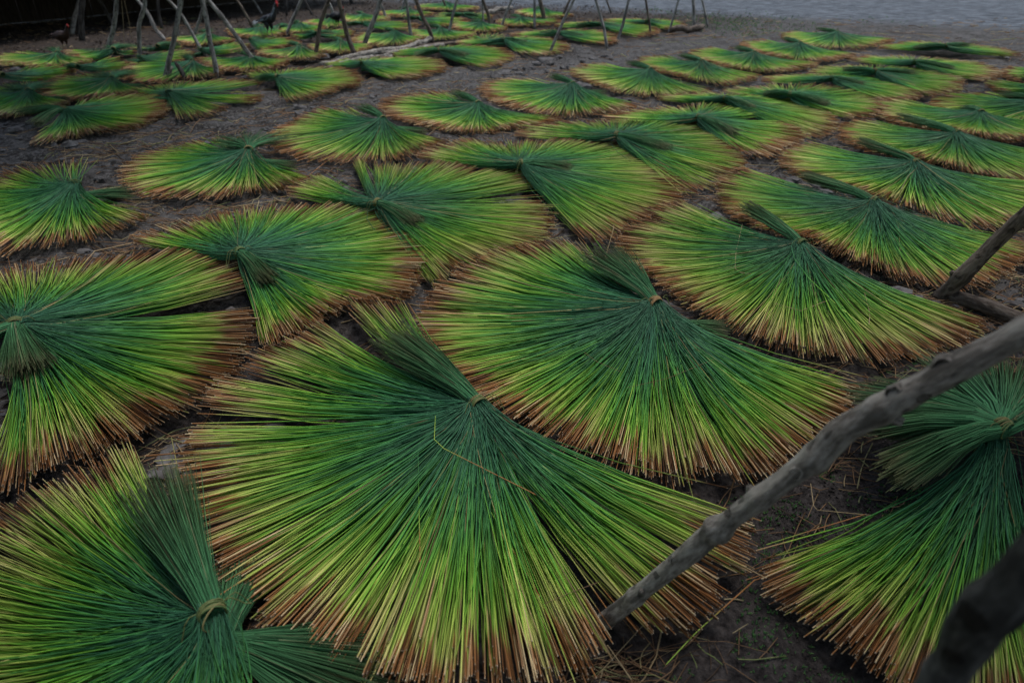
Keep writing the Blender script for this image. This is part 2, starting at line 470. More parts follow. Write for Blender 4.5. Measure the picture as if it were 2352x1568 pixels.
# ------------------------------------------------------------------ the sedge fans
# FANS: tie pixel, arcs of the rim (each a list of pixels, gaps lie between arcs), bunches of tips (end pixel, spread
# in degrees), level of detail, lift, label
FANS = [
    # ---- nearest
    ((1098, 930), [[(925, 688), (800, 683), (815, 710)], [(740, 735), (640, 785), (590, 808), (560, 835)], [(500, 872), (470, 895), (480, 915)], [(430, 985), (412, 1060), (425, 1180), (492, 1300), (590, 1400), (700, 1478), (850, 1530), (1000, 1560), (1150, 1566), (1290, 1550), (1385, 1485), (1392, 1440)], [(1480, 1450), (1589, 1436), (1677, 1335), (1725, 1240), (1748, 1205)]],
     [(885, 790, 26, 0.13)], 0, 0.045, 'largest sedge fan in front, its far tips folded up over a gapped left side', 0.17),
    ((1505, 698), [[(1340, 556), (1258, 552), (1170, 570), (1097, 591), (1009, 650), (965, 708), (952, 763), (976, 825), (1030, 870), (1100, 908), (1210, 973), (1345, 1040), (1462, 1078), (1540, 1100), (1630, 1092), (1725, 1091), (1813, 1057), (1891, 999), (1964, 950), (1976, 890)]],
     [(1370, 600, 34, 0.14), (1680, 750, 50, 0.03)], 0, 0.02, 'wide bright fan behind the largest one, tied with a broad tan band', 0.18),
    ((1840, 562), [[(1560, 463), (1500, 472), (1478, 488)], [(1474, 503), (1425, 530), (1408, 551), (1427, 585), (1481, 620), (1550, 677), (1642, 734), (1715, 767), (1806, 803), (1916, 814), (2008, 829), (2081, 818), (2154, 811), (2209, 796), (2246, 778), (2262, 737)]],
     [(1702, 500, 13, 0.15)], 0, 0.02, 'large fan at right with a narrow tip bundle and frayed cord ends at the knot', 0.16),
    ((2008, 463), [[(1705, 390), (1665, 402), (1648, 440), (1660, 475), (1700, 505), (1780, 532), (1854, 549), (1898, 570), (1953, 597), (2008, 611), (2063, 642), (2150, 655), (2220, 662), (2290, 640), (2352, 609), (2385, 570)]],
     [(1832, 422, 14, 0.13)], 0, 0.0, 'fan whose right edge lies behind the short leaning pole at the right edge', 0.16),
    ((37, 748), [[(-190, 660), (-110, 632), (7, 611), (110, 598), (220, 591), (330, 580), (439, 565), (487, 558), (531, 585), (560, 615), (572, 648)], [(582, 706), (580, 745), (560, 800), (531, 861), (470, 900), (397, 942), (333, 983), (225, 1028), (126, 1059), (50, 1095), (-30, 1118)]],
     [(70, 862, 46, 0.10), (-60, 850, 30, 0.08)], 0, 0.05, 'huge fan cut by the left edge, split by a dark gap pointing right', 0.17),
    ((489, 1412), [[(300, 1030), (262, 1026), (252, 1045)], [(235, 1062), (189, 1085), (150, 1092), (113, 1109), (45, 1149), (0, 1176), (-70, 1230), (-130, 1300), (-180, 1400), (-200, 1500), (-180, 1640), (-60, 1790), (120, 1880), (300, 1900), (450, 1860), (570, 1790), (640, 1740)]],
     [(365, 1130, 24, 0.16), (560, 1290, 44, 0.02), (930, 1585, 60, 0.008), (740, 1480, 60, 0.01)], 0, 0.0, 'dark green fan cut by the bottom left corner of the picture', 0.21),
    ((2300, 985), [[(1735, 1305), (1745, 1330), (1794, 1385), (1840, 1420), (1891, 1450), (1964, 1505), (2037, 1558), (2130, 1610), (2260, 1650), (2400, 1640), (2520, 1560)]],
     [(1990, 930, 50, 0.16), (1985, 1010, 40, 0.20), (2060, 1085, 36, 0.22), (2170, 1150, 30, 0.22), (2200, 870, 40, 0.14), (2345, 870, 26, 0.2), (2450, 960, 40, 0.2)], 0, 0.0, 'fan at lower right with a broad dark green skirt of tips, behind the foreground pole', 0.36),
    ((552, 582), [[(304, 549), (318, 540), (350, 535)], [(366, 521), (414, 508), (447, 505), (513, 484), (586, 477), (677, 472), (769, 468), (861, 461), (877, 483), (914, 507), (943, 536), (965, 565), (976, 598), (961, 635), (943, 672), (906, 684), (860, 690), (806, 695), (751, 723), (696, 759), (622, 792), (593, 781)]],
     [(612, 655, 22, 0.07)], 0, 0.03, 'large fan between the left edge one and the centre, opened to the right', 0.15),
    ((868, 468), [[(659, 443), (672, 432), (700, 420), (732, 400)], [(806, 340), (822, 350)], [(859, 375), (914, 379), (1002, 368), (1060, 380), (1097, 391), (1170, 391), (1210, 399), (1242, 424)], [(1243, 466), (1265, 492), (1265, 543), (1230, 562), (1170, 582), (1108, 600), (1060, 615), (1024, 640), (1005, 654), (975, 635)]],
     [(970, 528, 20, 0.06)], 0, 0.015, 'fan in the middle with a spray of stalks standing up behind its knot', 0.14),
    ((1196, 377), [[(955, 357), (985, 342), (1030, 330), (1079, 321), (1115, 327), (1160, 326), (1218, 326), (1280, 320), (1353, 323), (1427, 325), (1481, 347), (1515, 368), (1540, 400), (1566, 440), (1558, 477), (1500, 502), (1452, 525), (1379, 556), (1346, 547)]],
     [(1316, 397, 22, 0.06)], 0, 0.01, 'fan in the middle with its knot pale and its tips pointing right', 0.14),
    ((2103, 375), [[(1860, 333), (1800, 345), (1790, 365), (1800, 385), (1840, 405), (1880, 420), (1953, 434), (2026, 457), (2099, 479), (2172, 507), (2238, 523), (2312, 527), (2400, 515), (2450, 470), (2440, 430)]],
     [(1958, 338, 14, 0.13)], 1, 0.0, 'fan cut by the right edge, second above the short leaning pole', 0.16),
    ((571, 345), [[(513, 316), (410, 336), (311, 362), (282, 385), (278, 415), (311, 445), (384, 455), (458, 458), (513, 455), (568, 444), (622, 437), (670, 430), (707, 415), (712, 405)]],
     [(570, 313, 95, 0.06), (680, 372, 50, 0.02)], 1, 0.0, 'fan at left with its tips splayed upward like a grey green brush', 0.17),
    ((172, 424), [[(200, 366), (154, 370), (73, 382), (0, 402), (-70, 430), (-110, 490), (-80, 560), (0, 582), (55, 571), (110, 570), (161, 556), (220, 549), (275, 534), (322, 509), (338, 495)]],
     [(298, 425, 55, 0.02)], 1, 0.0, 'fan at the left edge with a straw knot and spiky gaps along its front', 0.17),
    ((880, 274), [[(800, 247), (740, 250), (660, 284), (620, 315), (630, 350), (690, 366), (750, 371), (830, 374), (877, 372), (920, 367), (970, 350), (1030, 327)]],
     [(818, 249, 16, 0.12), (985, 293, 34, 0.02)], 1, 0.0, 'bright yellow green fan left of centre facing the viewer, tied with light cord', 0.16),
    ((1098, 238), [[(1017, 210), (959, 208), (900, 222), (875, 236), (880, 255), (893, 267), (941, 280), (999, 294), (1039, 303), (1094, 306), (1168, 296), (1241, 289), (1300, 273)]],
     [(1034, 221, 15, 0.12)], 1, 0.0, 'fan facing the viewer between the bright left one and the pale knotted one', 0.16),
    ((1316, 194), [[(1212, 183), (1150, 186), (1112, 192), (1107, 216), (1135, 236), (1204, 254), (1259, 265), (1314, 268), (1369, 262), (1424, 257), (1475, 248)]],
     [(1250, 174, 13, 0.12), (1398, 207, 50, 0.03)], 1, 0.0, 'light green fan at top centre with a spiky crest of tips behind the knot', 0.16),
    ((1416, 311), [[(1181, 311), (1190, 298), (1259, 288), (1332, 281), (1387, 277), (1442, 274), (1500, 268), (1559, 268), (1592, 273), (1628, 291), (1668, 321), (1698, 351), (1716, 375), (1705, 395), (1671, 417), (1598, 440), (1572, 448), (1545, 420)]],
     [(1545, 352, 18, 0.06)], 1, 0.01, 'fan right of centre opened to the right with a thick brown rim', 0.14),
    ((1603, 270), [[(1380, 275), (1420, 262), (1493, 252), (1560, 248), (1603, 240), (1646, 233), (1697, 226), (1749, 236), (1799, 258)], [(1811, 281), (1844, 314), (1838, 328), (1803, 340), (1767, 363), (1712, 360), (1690, 335)]],
     [(1698, 318, 20, 0.06)], 1, 0.005, 'fan split in two lobes behind the thick brown rimmed one', 0.14),
    ((2198, 307), [[(1975, 275), (1935, 285), (1924, 305), (1940, 325), (1975, 340), (2040, 355), (2090, 365), (2150, 375), (2200, 390), (2260, 405), (2330, 420), (2420, 420), (2470, 395), (2480, 365)]],
     [(2048, 280, 13, 0.13)], 1, 0.0, 'fan cut by the right edge, third above the short leaning pole', 0.16),
    ((2253, 259), [[(2060, 225), (2016, 232), (2004, 252), (2020, 268), (2060, 285), (2140, 297), (2220, 310), (2300, 322), (2380, 322), (2440, 305), (2470, 290)]],
     [(2205, 258, 22, 0.10)], 1, 0.0, 'fan at the right edge with grey green stalks spilling under a short tip tuft', 0.16),
    # ---- left middle distance
    ((636, 177), [[(564, 171), (581, 162), (649, 163), (752, 155), (804, 155), (831, 180), (820, 198), (786, 203), (735, 220), (663, 235), (655, 215)]],
     [(665, 196, 40, 0.03), (600, 188, 30, 0.05)], 1, 0.0, 'fan beside the track with a dark drooping tuft at its left end', 0.15),
    ((388, 211), [[(297, 209), (342, 202), (393, 187), (461, 190), (547, 185), (607, 187)], [(607, 219), (581, 236)], [(526, 250), (479, 267), (410, 276), (400, 262)]],
     [(405, 242, 50, 0.03), (355, 222, 24, 0.03)], 1, 0.0, 'fan split in three lobes left of the track', 0.15),
    ((146, 252), [[(180, 235), (239, 222), (308, 218), (383, 221), (386, 236), (376, 262), (359, 275), (308, 295), (239, 302), (191, 312), (137, 319), (66, 333), (90, 312)]],
     [(110, 284, 40, 0.05), (50, 262, 34, 0.06)], 1, 0.0, 'long fan at left reaching right from a black shaded tuft', 0.16),
    ((65, 209), [[(80, 184), (30, 186), (-15, 200), (-30, 235), (0, 268), (27, 268), (68, 258), (103, 247), (122, 236)]],
     [(62, 183, 80, 0.10), (110, 225, 30, 0.03)], 1, 0.0, 'fan at the left edge with a pale band and tips standing up', 0.16),
    ((258, 180), [[(284, 166), (188, 167), (137, 181), (96, 194), (92, 215), (137, 230), (205, 226), (260, 213), (308, 209)]],
     [(270, 166, 80, 0.10), (305, 196, 34, 0.03)], 1, 0.0, 'brown rimmed fan on the left with a ruffled grey green centre', 0.16),
    ((6, 172), [[(68, 154), (154, 144), (176, 153), (172, 166)], [(168, 172), (85, 183), (22, 194)]],
     [(-20, 180, 50, 0.05)], 2, 0.0, 'narrow fan reaching right from the left edge below the dark yard', 0.15),
    ((132, 122), [[(60, 122), (0, 128), (-12, 143), (51, 150), (120, 150), (170, 143), (200, 139)]],
     [(114, 105, 24, 0.12)], 2, 0.0, 'far left fan with its tips curling up against the dark yard', 0.15),
    ((178, 153), [[(240, 140), (300, 126), (306, 121)], [(301, 146), (297, 155), (250, 160), (215, 164)]],
     [(160, 158, 30, 0.04)], 2, 0.0, 'narrow two armed fan pointing right at the foot of the second pole from left', 0.13),
    ((260, 113), [[(150, 117), (171, 130), (205, 138), (246, 134), (297, 121), (315, 120)]],
     [(285, 108, 60, 0.06)], 2, 0.0, 'far fan crossed by the base of the second pole from left', 0.15),
    ((441, 141), [[(328, 140), (287, 160), (325, 189), (369, 192), (403, 182), (444, 182), (489, 175), (494, 163)]],
     [(416, 127, 15, 0.12)], 2, 0.0, 'fan between the leaning pole and the vertical one, a bent stick beside it', 0.15),
    ((578, 130), [[(455, 136), (470, 147), (496, 156), (530, 163), (588, 158), (632, 151), (664, 142)]],
     [(545, 120, 15, 0.11)], 2, 0.0, 'fan under the long diagonal pole with the pale chip', 0.15),
    ((687, 106), [[(590, 119), (632, 131), (670, 139), (711, 138), (752, 127)]],
     [(655, 99, 15, 0.10)], 2, 0.0, 'fan to the right of the diagonal pole, left of the blotched pole', 0.15),
    ((575, 92), [[(610, 89), (649, 87), (683, 94), (690, 100), (649, 110), (600, 118)]],
     [(606, 95, 30, 0.05)], 2, 0.0, 'fan with a black shaded tuft just below the rooster', 0.15),
    ((476, 76), [[(390, 88), (410, 99), (478, 104), (530, 92)]],
     [(470, 66, 40, 0.10)], 2, 0.0, 'far fan behind the vertical pole left of the rooster', 0.15),
    ((362, 106), [[(265, 101), (289, 109), (345, 117), (390, 113), (425, 109)]],
     [(400, 104, 60, 0.05)], 2, 0.0, 'far fan between the third pole and the tall leaning pole', 0.14),
    ((318, 130), [[(380, 118), (440, 107), (448, 118), (432, 132), (392, 144)]],
     [(302, 130, 40, 0.03)], 2, 0.0, 'fan reaching right from the foot of the third pole from left', 0.15),
    ((460, 112), [[(520, 101), (560, 96), (576, 102), (566, 112), (535, 120), (490, 122)]],
     [(452, 120, 40, 0.02)], 2, 0.0, 'fan reaching right behind the vertical grey pole', 0.15),
    ((598, 64), [[(520, 68), (528, 76), (550, 84), (598, 87), (640, 80), (660, 74)]],
     [(590, 58, 30, 0.10)], 2, 0.0, 'fan the rooster stands on', 0.14),
    ((690, 55), [[(628, 61), (645, 67), (670, 71), (701, 72), (737, 65), (750, 60)]],
     [(668, 50, 18, 0.10)], 2, 0.0, 'small far fan to the right of the rooster', 0.15),
    ((726, 76), [[(668, 82), (680, 88), (701, 88)], [(770, 66), (808, 68), (812, 80), (780, 86)]],
     [(765, 78, 26, 0.05), (700, 80, 26, 0.05)], 2, 0.0, 'shaded fan with a dark tuft crossed by the blotched pole', 0.14),
    ((762, 41), [[(714, 48), (720, 58), (752, 64), (800, 58)]],
     [(750, 36, 30, 0.10)], 2, 0.0, 'far fan beneath the black hen', 0.14),
    ((783, 95), [[(706, 105), (720, 113), (746, 118), (783, 120), (820, 114), (845, 104)]],
     [(762, 86, 18, 0.10)], 2, 0.0, 'fan right of the blotched pole, above the lying poles', 0.15),
    # ---- top middle
    ((1008, 115), [[(892, 126), (930, 113), (1003, 108), (1094, 105), (1149, 113), (1180, 126), (1160, 144), (1113, 155), (1069, 146)]],
     [(1078, 132, 34, 0.04), (950, 128, 22, 0.04)], 1, 0.0, 'fan in front of the lying poles with a dark double tuft', 0.14),
    ((830, 145), [[(735, 150), (801, 136), (893, 134), (984, 131), (1025, 149), (1003, 168), (955, 180), (908, 181), (875, 172)]],
     [(895, 155, 30, 0.03)], 1, 0.0, 'fan nearest below the lying poles, dark tuft at its left', 0.14),
    ((1157, 90), [[(1039, 101), (1069, 94), (1150, 89), (1222, 87), (1277, 94), (1307, 110), (1288, 122), (1234, 129), (1186, 119)]],
     [(1212, 102, 24, 0.04), (1110, 97, 18, 0.03)], 2, 0.0, 'fan whose right side is crossed by a long slanting bare pole', 0.14),
    ((1285, 75), [[(1171, 83), (1223, 73), (1300, 68), (1387, 73), (1417, 88), (1391, 103), (1340, 96)]],
     [(1343, 86, 22, 0.04), (1236, 80, 18, 0.04)], 2, 0.0, 'fan between the slanting bare pole and the pale forked one', 0.14),
    ((1376, 55), [[(1270, 61), (1314, 53), (1406, 48), (1479, 48), (1512, 69), (1475, 85), (1428, 78)]],
     [(1428, 64, 22, 0.04), (1320, 60, 18, 0.04)], 2, 0.0, 'fan behind the pale forked pole near the track', 0.14),
    ((1486, 49), [[(1369, 47), (1442, 39), (1534, 42), (1574, 57), (1534, 67)]],
     [(1510, 56, 28, 0.04)], 2, 0.0, 'last fan of its row, left of the small tripod', 0.14),
    ((1014, 66), [[(940, 70), (950, 79), (973, 85), (1017, 91), (1061, 87), (1093, 77)]],
     [(965, 56, 14, 0.12)], 2, 0.0, 'fan above the right end of the lying poles', 0.15),
    ((908, 73), [[(832, 78), (815, 88), (845, 104), (904, 105), (951, 98), (975, 90)]],
     [(866, 65, 15, 0.11)], 2, 0.0, 'fan directly behind the middle of the lying poles', 0.15),
    ((834, 33), [[(790, 36), (800, 44), (856, 48), (895, 41)]],
     [(815, 28, 20, 0.10)], 3, 0.0, 'small far fan behind the crossed poles at top', 0.14),
    ((830, 54), [[(893, 51), (951, 53), (965, 60), (944, 68), (893, 70)]],
     [(866, 59, 30, 0.04), (790, 58, 30, 0.04)], 3, 0.0, 'far fan with a black tuft pointing at the crossed poles', 0.14),
    ((937, 22), [[(882, 28), (911, 37), (966, 37), (1003, 32)]],
     [(925, 17, 30, 0.10)], 3, 0.0, 'second farthest fan at the top, left of a thin pole', 0.14),
    ((1028, 8), [[(967, 13), (1003, 23), (1058, 25), (1100, 17)]],
     [(1010, 3, 20, 0.10)], 3, 0.0, 'farthest fan, at the very top of the picture', 0.14),
    ((1061, 33), [[(993, 40), (1020, 32)], [(1100, 29), (1131, 37), (1120, 44)]],
     [(1100, 38, 26, 0.05), (1020, 38, 20, 0.05)], 3, 0.0, 'far shaded fan with tufts pointing both ways', 0.14),
    ((1105, 51), [[(1039, 50), (1044, 60), (1070, 70), (1105, 74), (1135, 72), (1165, 64)]],
     [(1080, 46, 16, 0.10)], 3, 0.0, 'far fan behind a curved brown pole, pale at the middle', 0.15),
    ((1197, 41), [[(1150, 46), (1165, 54), (1197, 60), (1240, 58), (1280, 45)]],
     [(1160, 34, 16, 0.10)], 3, 0.0, 'far fan between two thin poles, its middle pale blue green', 0.14),
    ((1252, 22), [[(1212, 22), (1235, 34), (1277, 40), (1321, 36)]],
     [(1220, 18, 16, 0.10)], 3, 0.0, 'far fan behind the thick brown post', 0.14),
    ((960, 42), [[(1047, 39), (1078, 50), (1060, 58), (1020, 60)]],
     [(975, 46, 30, 0.04), (930, 44, 20, 0.04)], 3, 0.0, 'far fan with a dark tuft at its left behind the slanting brown pole', 0.14),
    ((640, 60), [[(700, 52), (720, 58), (690, 66)], [(600, 70), (640, 76)]],
     [(665, 62, 30, 0.04)], 3, 0.0, 'thin far fan seen behind the feet of the rooster', 0.12),
    ((1120, 100), [[(1075, 84), (1120, 78), (1160, 80)], [(1100, 84), (1060, 88)]],
     [(1130, 92, 30, 0.04)], 3, 0.0, 'low worn fan left of the curved brown pole foot', 0.05),
    # ---- right rows
    ((1494, 161), [[(1375, 144), (1330, 152), (1308, 163), (1332, 178), (1370, 195), (1402, 206), (1442, 217), (1486, 221), (1534, 223), (1585, 222), (1640, 215)]],
     [(1426, 145, 14, 0.12)], 1, 0.0, 'fan facing the viewer, first of the back row beside the track', 0.16),
    ((1612, 142), [[(1515, 124), (1470, 133), (1466, 145), (1490, 157), (1530, 167), (1570, 176), (1614, 189), (1657, 196), (1701, 189), (1747, 178)]],
     [(1555, 134, 13, 0.12)], 1, 0.0, 'fan facing the viewer, second of the back row beside the track', 0.16),
    ((1732, 122), [[(1639, 110), (1595, 115), (1580, 126), (1605, 138), (1650, 149), (1698, 158), (1734, 164), (1785, 165), (1840, 158), (1882, 147)]],
     [(1672, 111, 13, 0.12)], 1, 0.0, 'fan facing the viewer, third of the back row beside the track', 0.16),
    ((1838, 100), [[(1745, 93), (1700, 101), (1702, 110), (1730, 121), (1803, 132), (1840, 142), (1876, 142), (1924, 136), (1973, 128)]],
     [(1778, 89, 12, 0.12)], 1, 0.0, 'fan facing the viewer, fourth of the back row beside the track', 0.16),
    ((1924, 75), [[(1814, 74), (1797, 83), (1820, 95), (1876, 110), (1931, 114), (1986, 109), (2030, 100), (2054, 91)]],
     [(1860, 70, 12, 0.11), (1990, 76, 40, 0.03)], 2, 0.0, 'farthest fan of the back row, nearest the dark patch on the path', 0.15),
    ((1665, 226), [[(1508, 227), (1580, 221), (1676, 217), (1749, 222), (1814, 226), (1858, 237), (1880, 258), (1924, 274), (1915, 298), (1887, 314), (1851, 312)]],
     [(1740, 255, 20, 0.04)], 1, 0.0, 'fan mostly hidden behind the one split in two lobes', 0.13),
    ((1814, 217), [[(1654, 209), (1730, 202), (1796, 194), (1858, 186), (1931, 186), (1986, 200), (2015, 213), (2018, 234), (2004, 266), (1950, 271), (1905, 262)]],
     [(1908, 248, 18, 0.06), (1750, 219, 16, 0.04)], 1, 0.005, 'fan with pale fringe and a thick tip bundle, in the second row at right', 0.15),
    ((1909, 180), [[(1741, 184), (1822, 175), (1895, 172), (1968, 171), (2041, 178), (2077, 192), (2118, 218), (2090, 234), (2026, 236)]],
     [(1990, 200, 20, 0.04)], 1, 0.0, 'fan half hidden behind the pale fringed one', 0.13),
    ((2008, 164), [[(1855, 167), (1895, 156), (1968, 152), (2041, 152), (2114, 149), (2169, 163), (2211, 195), (2180, 215), (2135, 219), (2090, 200)]],
     [(2108, 174, 18, 0.06), (1930, 166, 14, 0.06)], 1, 0.0, 'fan at upper right with a long dark tip bundle lying along it', 0.15),
    ((2099, 142), [[(1946, 138), (2004, 131), (2077, 124), (2169, 120), (2242, 127), (2286, 144), (2292, 164), (2260, 184), (2208, 170)]],
     [(2196, 163, 18, 0.05)], 1, 0.0, 'fan at upper right, second from the path, opened to the right', 0.15),
    ((2169, 106), [[(2015, 110), (2059, 103), (2096, 92), (2169, 88), (2242, 90), (2296, 95), (2344, 106), (2350, 127), (2278, 124)]],
     [(2265, 103, 16, 0.07), (2095, 112, 16, 0.05)], 1, 0.0, 'fan at upper right nearest the path, dark tuft across it', 0.15),
    ((2400, 232), [[(2270, 216), (2170, 222), (2136, 228), (2134, 245), (2150, 262), (2220, 275), (2330, 285), (2430, 285)]],
     [(2290, 222, 14, 0.10)], 2, 0.0, 'fan with a black tip tuft at the right edge, fourth from the top', 0.16),
    ((2410, 198), [[(2290, 183), (2262, 192), (2270, 203), (2320, 213), (2400, 220), (2480, 216)]],
     [(2340, 190, 14, 0.08)], 2, 0.0, 'sliver of a fan at the right edge above the black tufted one', 0.15),
    ((2420, 163), [[(2320, 157), (2300, 168), (2310, 180), (2360, 188), (2440, 188)]],
     [(2360, 158, 14, 0.08)], 2, 0.0, 'sliver of a fan at the right edge, uppermost', 0.15),
]


SINGLE = 300


def clump(s, seed, f, amp):
    return amp * (vnoise(s * f, np.zeros_like(s) + seed * 3.7, seed) - 0.5)


def make_fan(idx, tie_px, arcs, tips, level, lift, label, zt=None):
    rng = np.random.default_rng(100 + idx)
    z_tie = (zt if zt else 0.135 + 0.03 * rng.random()) + lift
    T = on_ground(*tie_px, z_tie)
    root = empty('sedge_fan', (T[0], T[1], 0), label, 'sedge fan', 'sedge fans spread out to dry on the bare ground')
    kmax = 1.42
    dens = (465, 250, 130, 85)[level] * rng.uniform(0.85, 1.12)
    f_hue, f_brown, f_val = rng.normal(0, 0.07), rng.normal(0, 0.13), rng.normal(0, 0.05)
    K = (7, 6, 5, 4)[level]
    rad = (0.00195, 0.0023, 0.0034, 0.0046)[level]
    allpts = []
    seg_th, seg_R = [], []
    prev = None
    for arc in arcs:
        th, R = [], []
        for p in arc:
            w = on_ground(p[0], p[1], 0.03 + lift)
            d = w[:2] - T[:2]
            a = math.atan2(d[1], d[0])
            if prev is not None:
                while a - prev > math.pi: a -= 2 * math.pi
                while a - prev < -math.pi: a += 2 * math.pi
            prev = a
            th.append(a); R.append(min(max(np.hypot(*d), 0.45), kmax))
        seg_th.append(np.array(th)); seg_R.append(np.array(R))
    amean = np.concatenate(seg_th).mean()
    tdirs = []
    for tp in tips:
        e = on_ground(tp[0], tp[1], (0.07 if len(tp) < 5 else tp[4]) + lift)
        d = e[:2] - T[:2]
        L = float(np.clip(np.hypot(*d), 0.38, 0.80 if len(tp) < 5 else 1.1))
        tdirs.append((math.atan2(d[1], d[0]), L))
    axis = (tdirs[0][0] + math.pi) if tdirs else amean
    ax = np.array((math.cos(axis), math.sin(axis)))
    perp = np.array((-ax[1], ax[0]))
    P_all, r_all, st_all, lay_all = [], [], [], []
    for si, (th, R) in enumerate(zip(seg_th, seg_R)):
        dth = np.diff(th)
        span = np.abs(dth).sum()
        # a long arm seen edge on covers a small angle but still holds many stalks
        n = int(dens * max(span, 0.22))
        arcl = np.concatenate([[0], np.cumsum(np.abs(dth) + 0.02)])
        s = np.sort(rng.random(n))
        # stalks draw together into loose clumps
        s = s + clump(s, idx * 7 + si, 24 * span, 0.042 / max(span, .4)) + clump(s, idx * 7 + si + 1, 75 * span, 0.024 / max(span, .4))
        s = np.clip(s, 0, 1) * arcl[-1]
        a = np.interp(s, arcl, th) + rng.normal(0, 0.014, n) + np.where(rng.random(n) < 0.07, rng.normal(0, 0.035, n), 0)
        RR = np.interp(s, arcl, R)
        RR = RR * (1 + rng.normal(0, 0.018, n)) * (1 + clump(a * 10, idx + 5, 2.2, 0.06)) - rng.exponential(0.02, n)
        stray = rng.random(n) < 0.03
        RR = np.where(stray, RR * (1 + rng.normal(0, 0.05, n)), RR)
        aend = a + np.where(stray, rng.normal(0, 0.10, n), 0)
        lay = rng.random(n)
        lay = np.where(stray, 0.9 + 0.1 * lay, lay)
        bow = rng.normal(0, 0.014, n) * np.where(rng.random(n) < 0.05, 3.0, 1.0)
        t = np.linspace(0, 1, K) ** 1.25
        off_u = rng.uniform(-1, 1, n) * 0.024
        hub = ax * 0.0 + np.array((math.cos(amean), math.sin(amean))) * 0.035
        start = np.stack([perp[0] * off_u, perp[1] * off_u], -1) * 0.9
        D = np.stack([np.cos(aend), np.sin(aend)], -1)
        Pn = np.stack([-D[:, 1], D[:, 0]], -1)
        E = D * RR[:, None]
        C = hub[None] + D * 0.30 * RR[:, None] + Pn * rng.normal(0, 0.010, n)[:, None]
        start = perp[None] * (off_u * 1.05)[:, None] - ax[None] * 0.035
        A1 = perp[None] * (off_u * 0.9)[:, None] + ax[None] * rng.uniform(0.015, 0.045, n)[:, None]
        C = hub[None] + ax[None] * 0.02 + D * 0.22 * RR[:, None] + Pn * rng.normal(0, 0.010, n)[:, None]
        tt = t[None, :, None]
        XY = (1 - tt) ** 3 * start[:, None] + 3 * (1 - tt) ** 2 * tt * A1[:, None] + 3 * (1 - tt) * tt ** 2 * C[:, None] + tt ** 3 * E[:, None]
        XY = XY + Pn[:, None] * (bow[:, None] * np.sin(math.pi * t)[None])[..., None]
        end_z = 0.006 + lift * 0.6 + 0.055 * lay + clump(a * 10, idx + 9, 1.4, 0.02).clip(-0.004, 1)
        sag = (z_tie + 0.014) - 0.040 * (1 - lay)
        Z = sag[:, None] * (1 - t[None] ** 1.4) ** 1.6 + (0.012 * np.cos(aend - axis))[:, None] * (1 - t[None]) ** 3 + end_z[:, None] * (1 - (1 - t[None]) ** 2.2)
        Z += (rng.normal(0, 0.006, n))[:, None] * np.sin(math.pi * t)[None]
        P = np.concatenate([XY, Z[..., None]], -1)
        rr = rad * (0.58 + 0.54 * t)[None] * rng.choice([0.7, 0.9, 1.0, 1.15, 1.4], n, p=[.15, .25, .3, .2, .1])[:, None]
        r1 = np.clip(0.44 + f_brown + clump(a * 10, idx + 21, 3.0, 0.75) + rng.normal(0, 0.17, n), 0, 1)
        r2 = np.clip(0.5 + f_hue + clump(a * 10, idx + 33, 2.0, 0.6) + rng.normal(0, 0.20, n), 0, 0.95)
        r2 = np.where(rng.random(n) < 0.03, 1.0, r2)
        r3 = np.clip(rng.random(n) + f_val, 0, 1)
        st = np.zeros((n, K, 4))
        st[..., 0] = np.clip(np.linalg.norm(XY, axis=2) / np.linalg.norm(E, axis=1)[:, None], 0, 1) * (t[None] > .15)
        st[:, -1, 0] = 1.0
        st[..., 1] = r1[:, None]; st[..., 2] = r2[:, None]; st[..., 3] = r3[:, None]
        P_all.append(P); r_all.append(rr); st_all.append(st); lay_all.append(lay)
    P = np.concatenate(P_all); rr = np.concatenate(r_all); st = np.concatenate(st_all); lay = np.concatenate(lay_all)
    verts, quads, caps = tubes(P, rr, 3)
    stv = np.repeat(st, 3, axis=2).reshape(len(P), K, 3, 4) if False else np.repeat(st[:, :, None], 3, axis=2)
    stv = stv.reshape(len(P), K * 3, 4)
    single = np.zeros(len(P), bool)
    if level == 0:
        single[np.argsort(-lay)[:SINGLE]] = True
        for k in np.nonzero(single)[0]:
            me = mesh_np('stalk', verts[k], [quads, caps], M_STALK, stv[k])
            link('stalk', me, root)
    rest = ~single
    v, f = many(verts[rest], quads, caps)
    o = link('stalk_spread', mesh_np('stalk_spread', v, f, M_STALK, stv[rest].reshape(-1, 4)), root)
    o['kind'] = 'stuff'
    # the bunches of flower tips on the other side of the tie
    nt_ = (380, 190, 110, 60)[level]
    Kt = (4, 4, 3, 3)[level]
    rt = (0.0016, 0.0020, 0.0028, 0.0042)[level] * (1.5 if z_tie > 0.3 else 1.0)
    for ti, (tp, (ta, L)) in enumerate(zip(tips, tdirs)):
        spread = math.radians(tp[2]) * 0.85
        L = L * 0.92
        zend = (tp[3] if len(tp) > 3 else 0.09) + lift
        n = int(nt_ * (1 + spread * 0.8))
        # points in a disc for the section of the bunch
        q = np.sqrt(rng.random(n)); w = rng.random(n) * 2 * math.pi
        cu, cv = q * np.cos(w), q * np.sin(w)
        aa = ta + cu * spread * 0.46 + rng.normal(0, 0.035, n)
        LL = L * (1 - 0.50 * rng.random(n) ** 2.2 + rng.normal(0, 0.06, n))
        t = np.linspace(0, 1, Kt)
        tt = t[None, :, None]
        td = np.array((math.cos(ta), math.sin(ta))); tpn = np.array((-td[1], td[0]))
        start = tpn[None] * (cu * 0.026)[:, None] - td[None] * 0.012
        D = np.stack([np.cos(aa), np.sin(aa)], -1)
        C = td[None] * 0.12 + tpn[None] * (cu * 0.035)[:, None]
        E = D * LL[:, None]
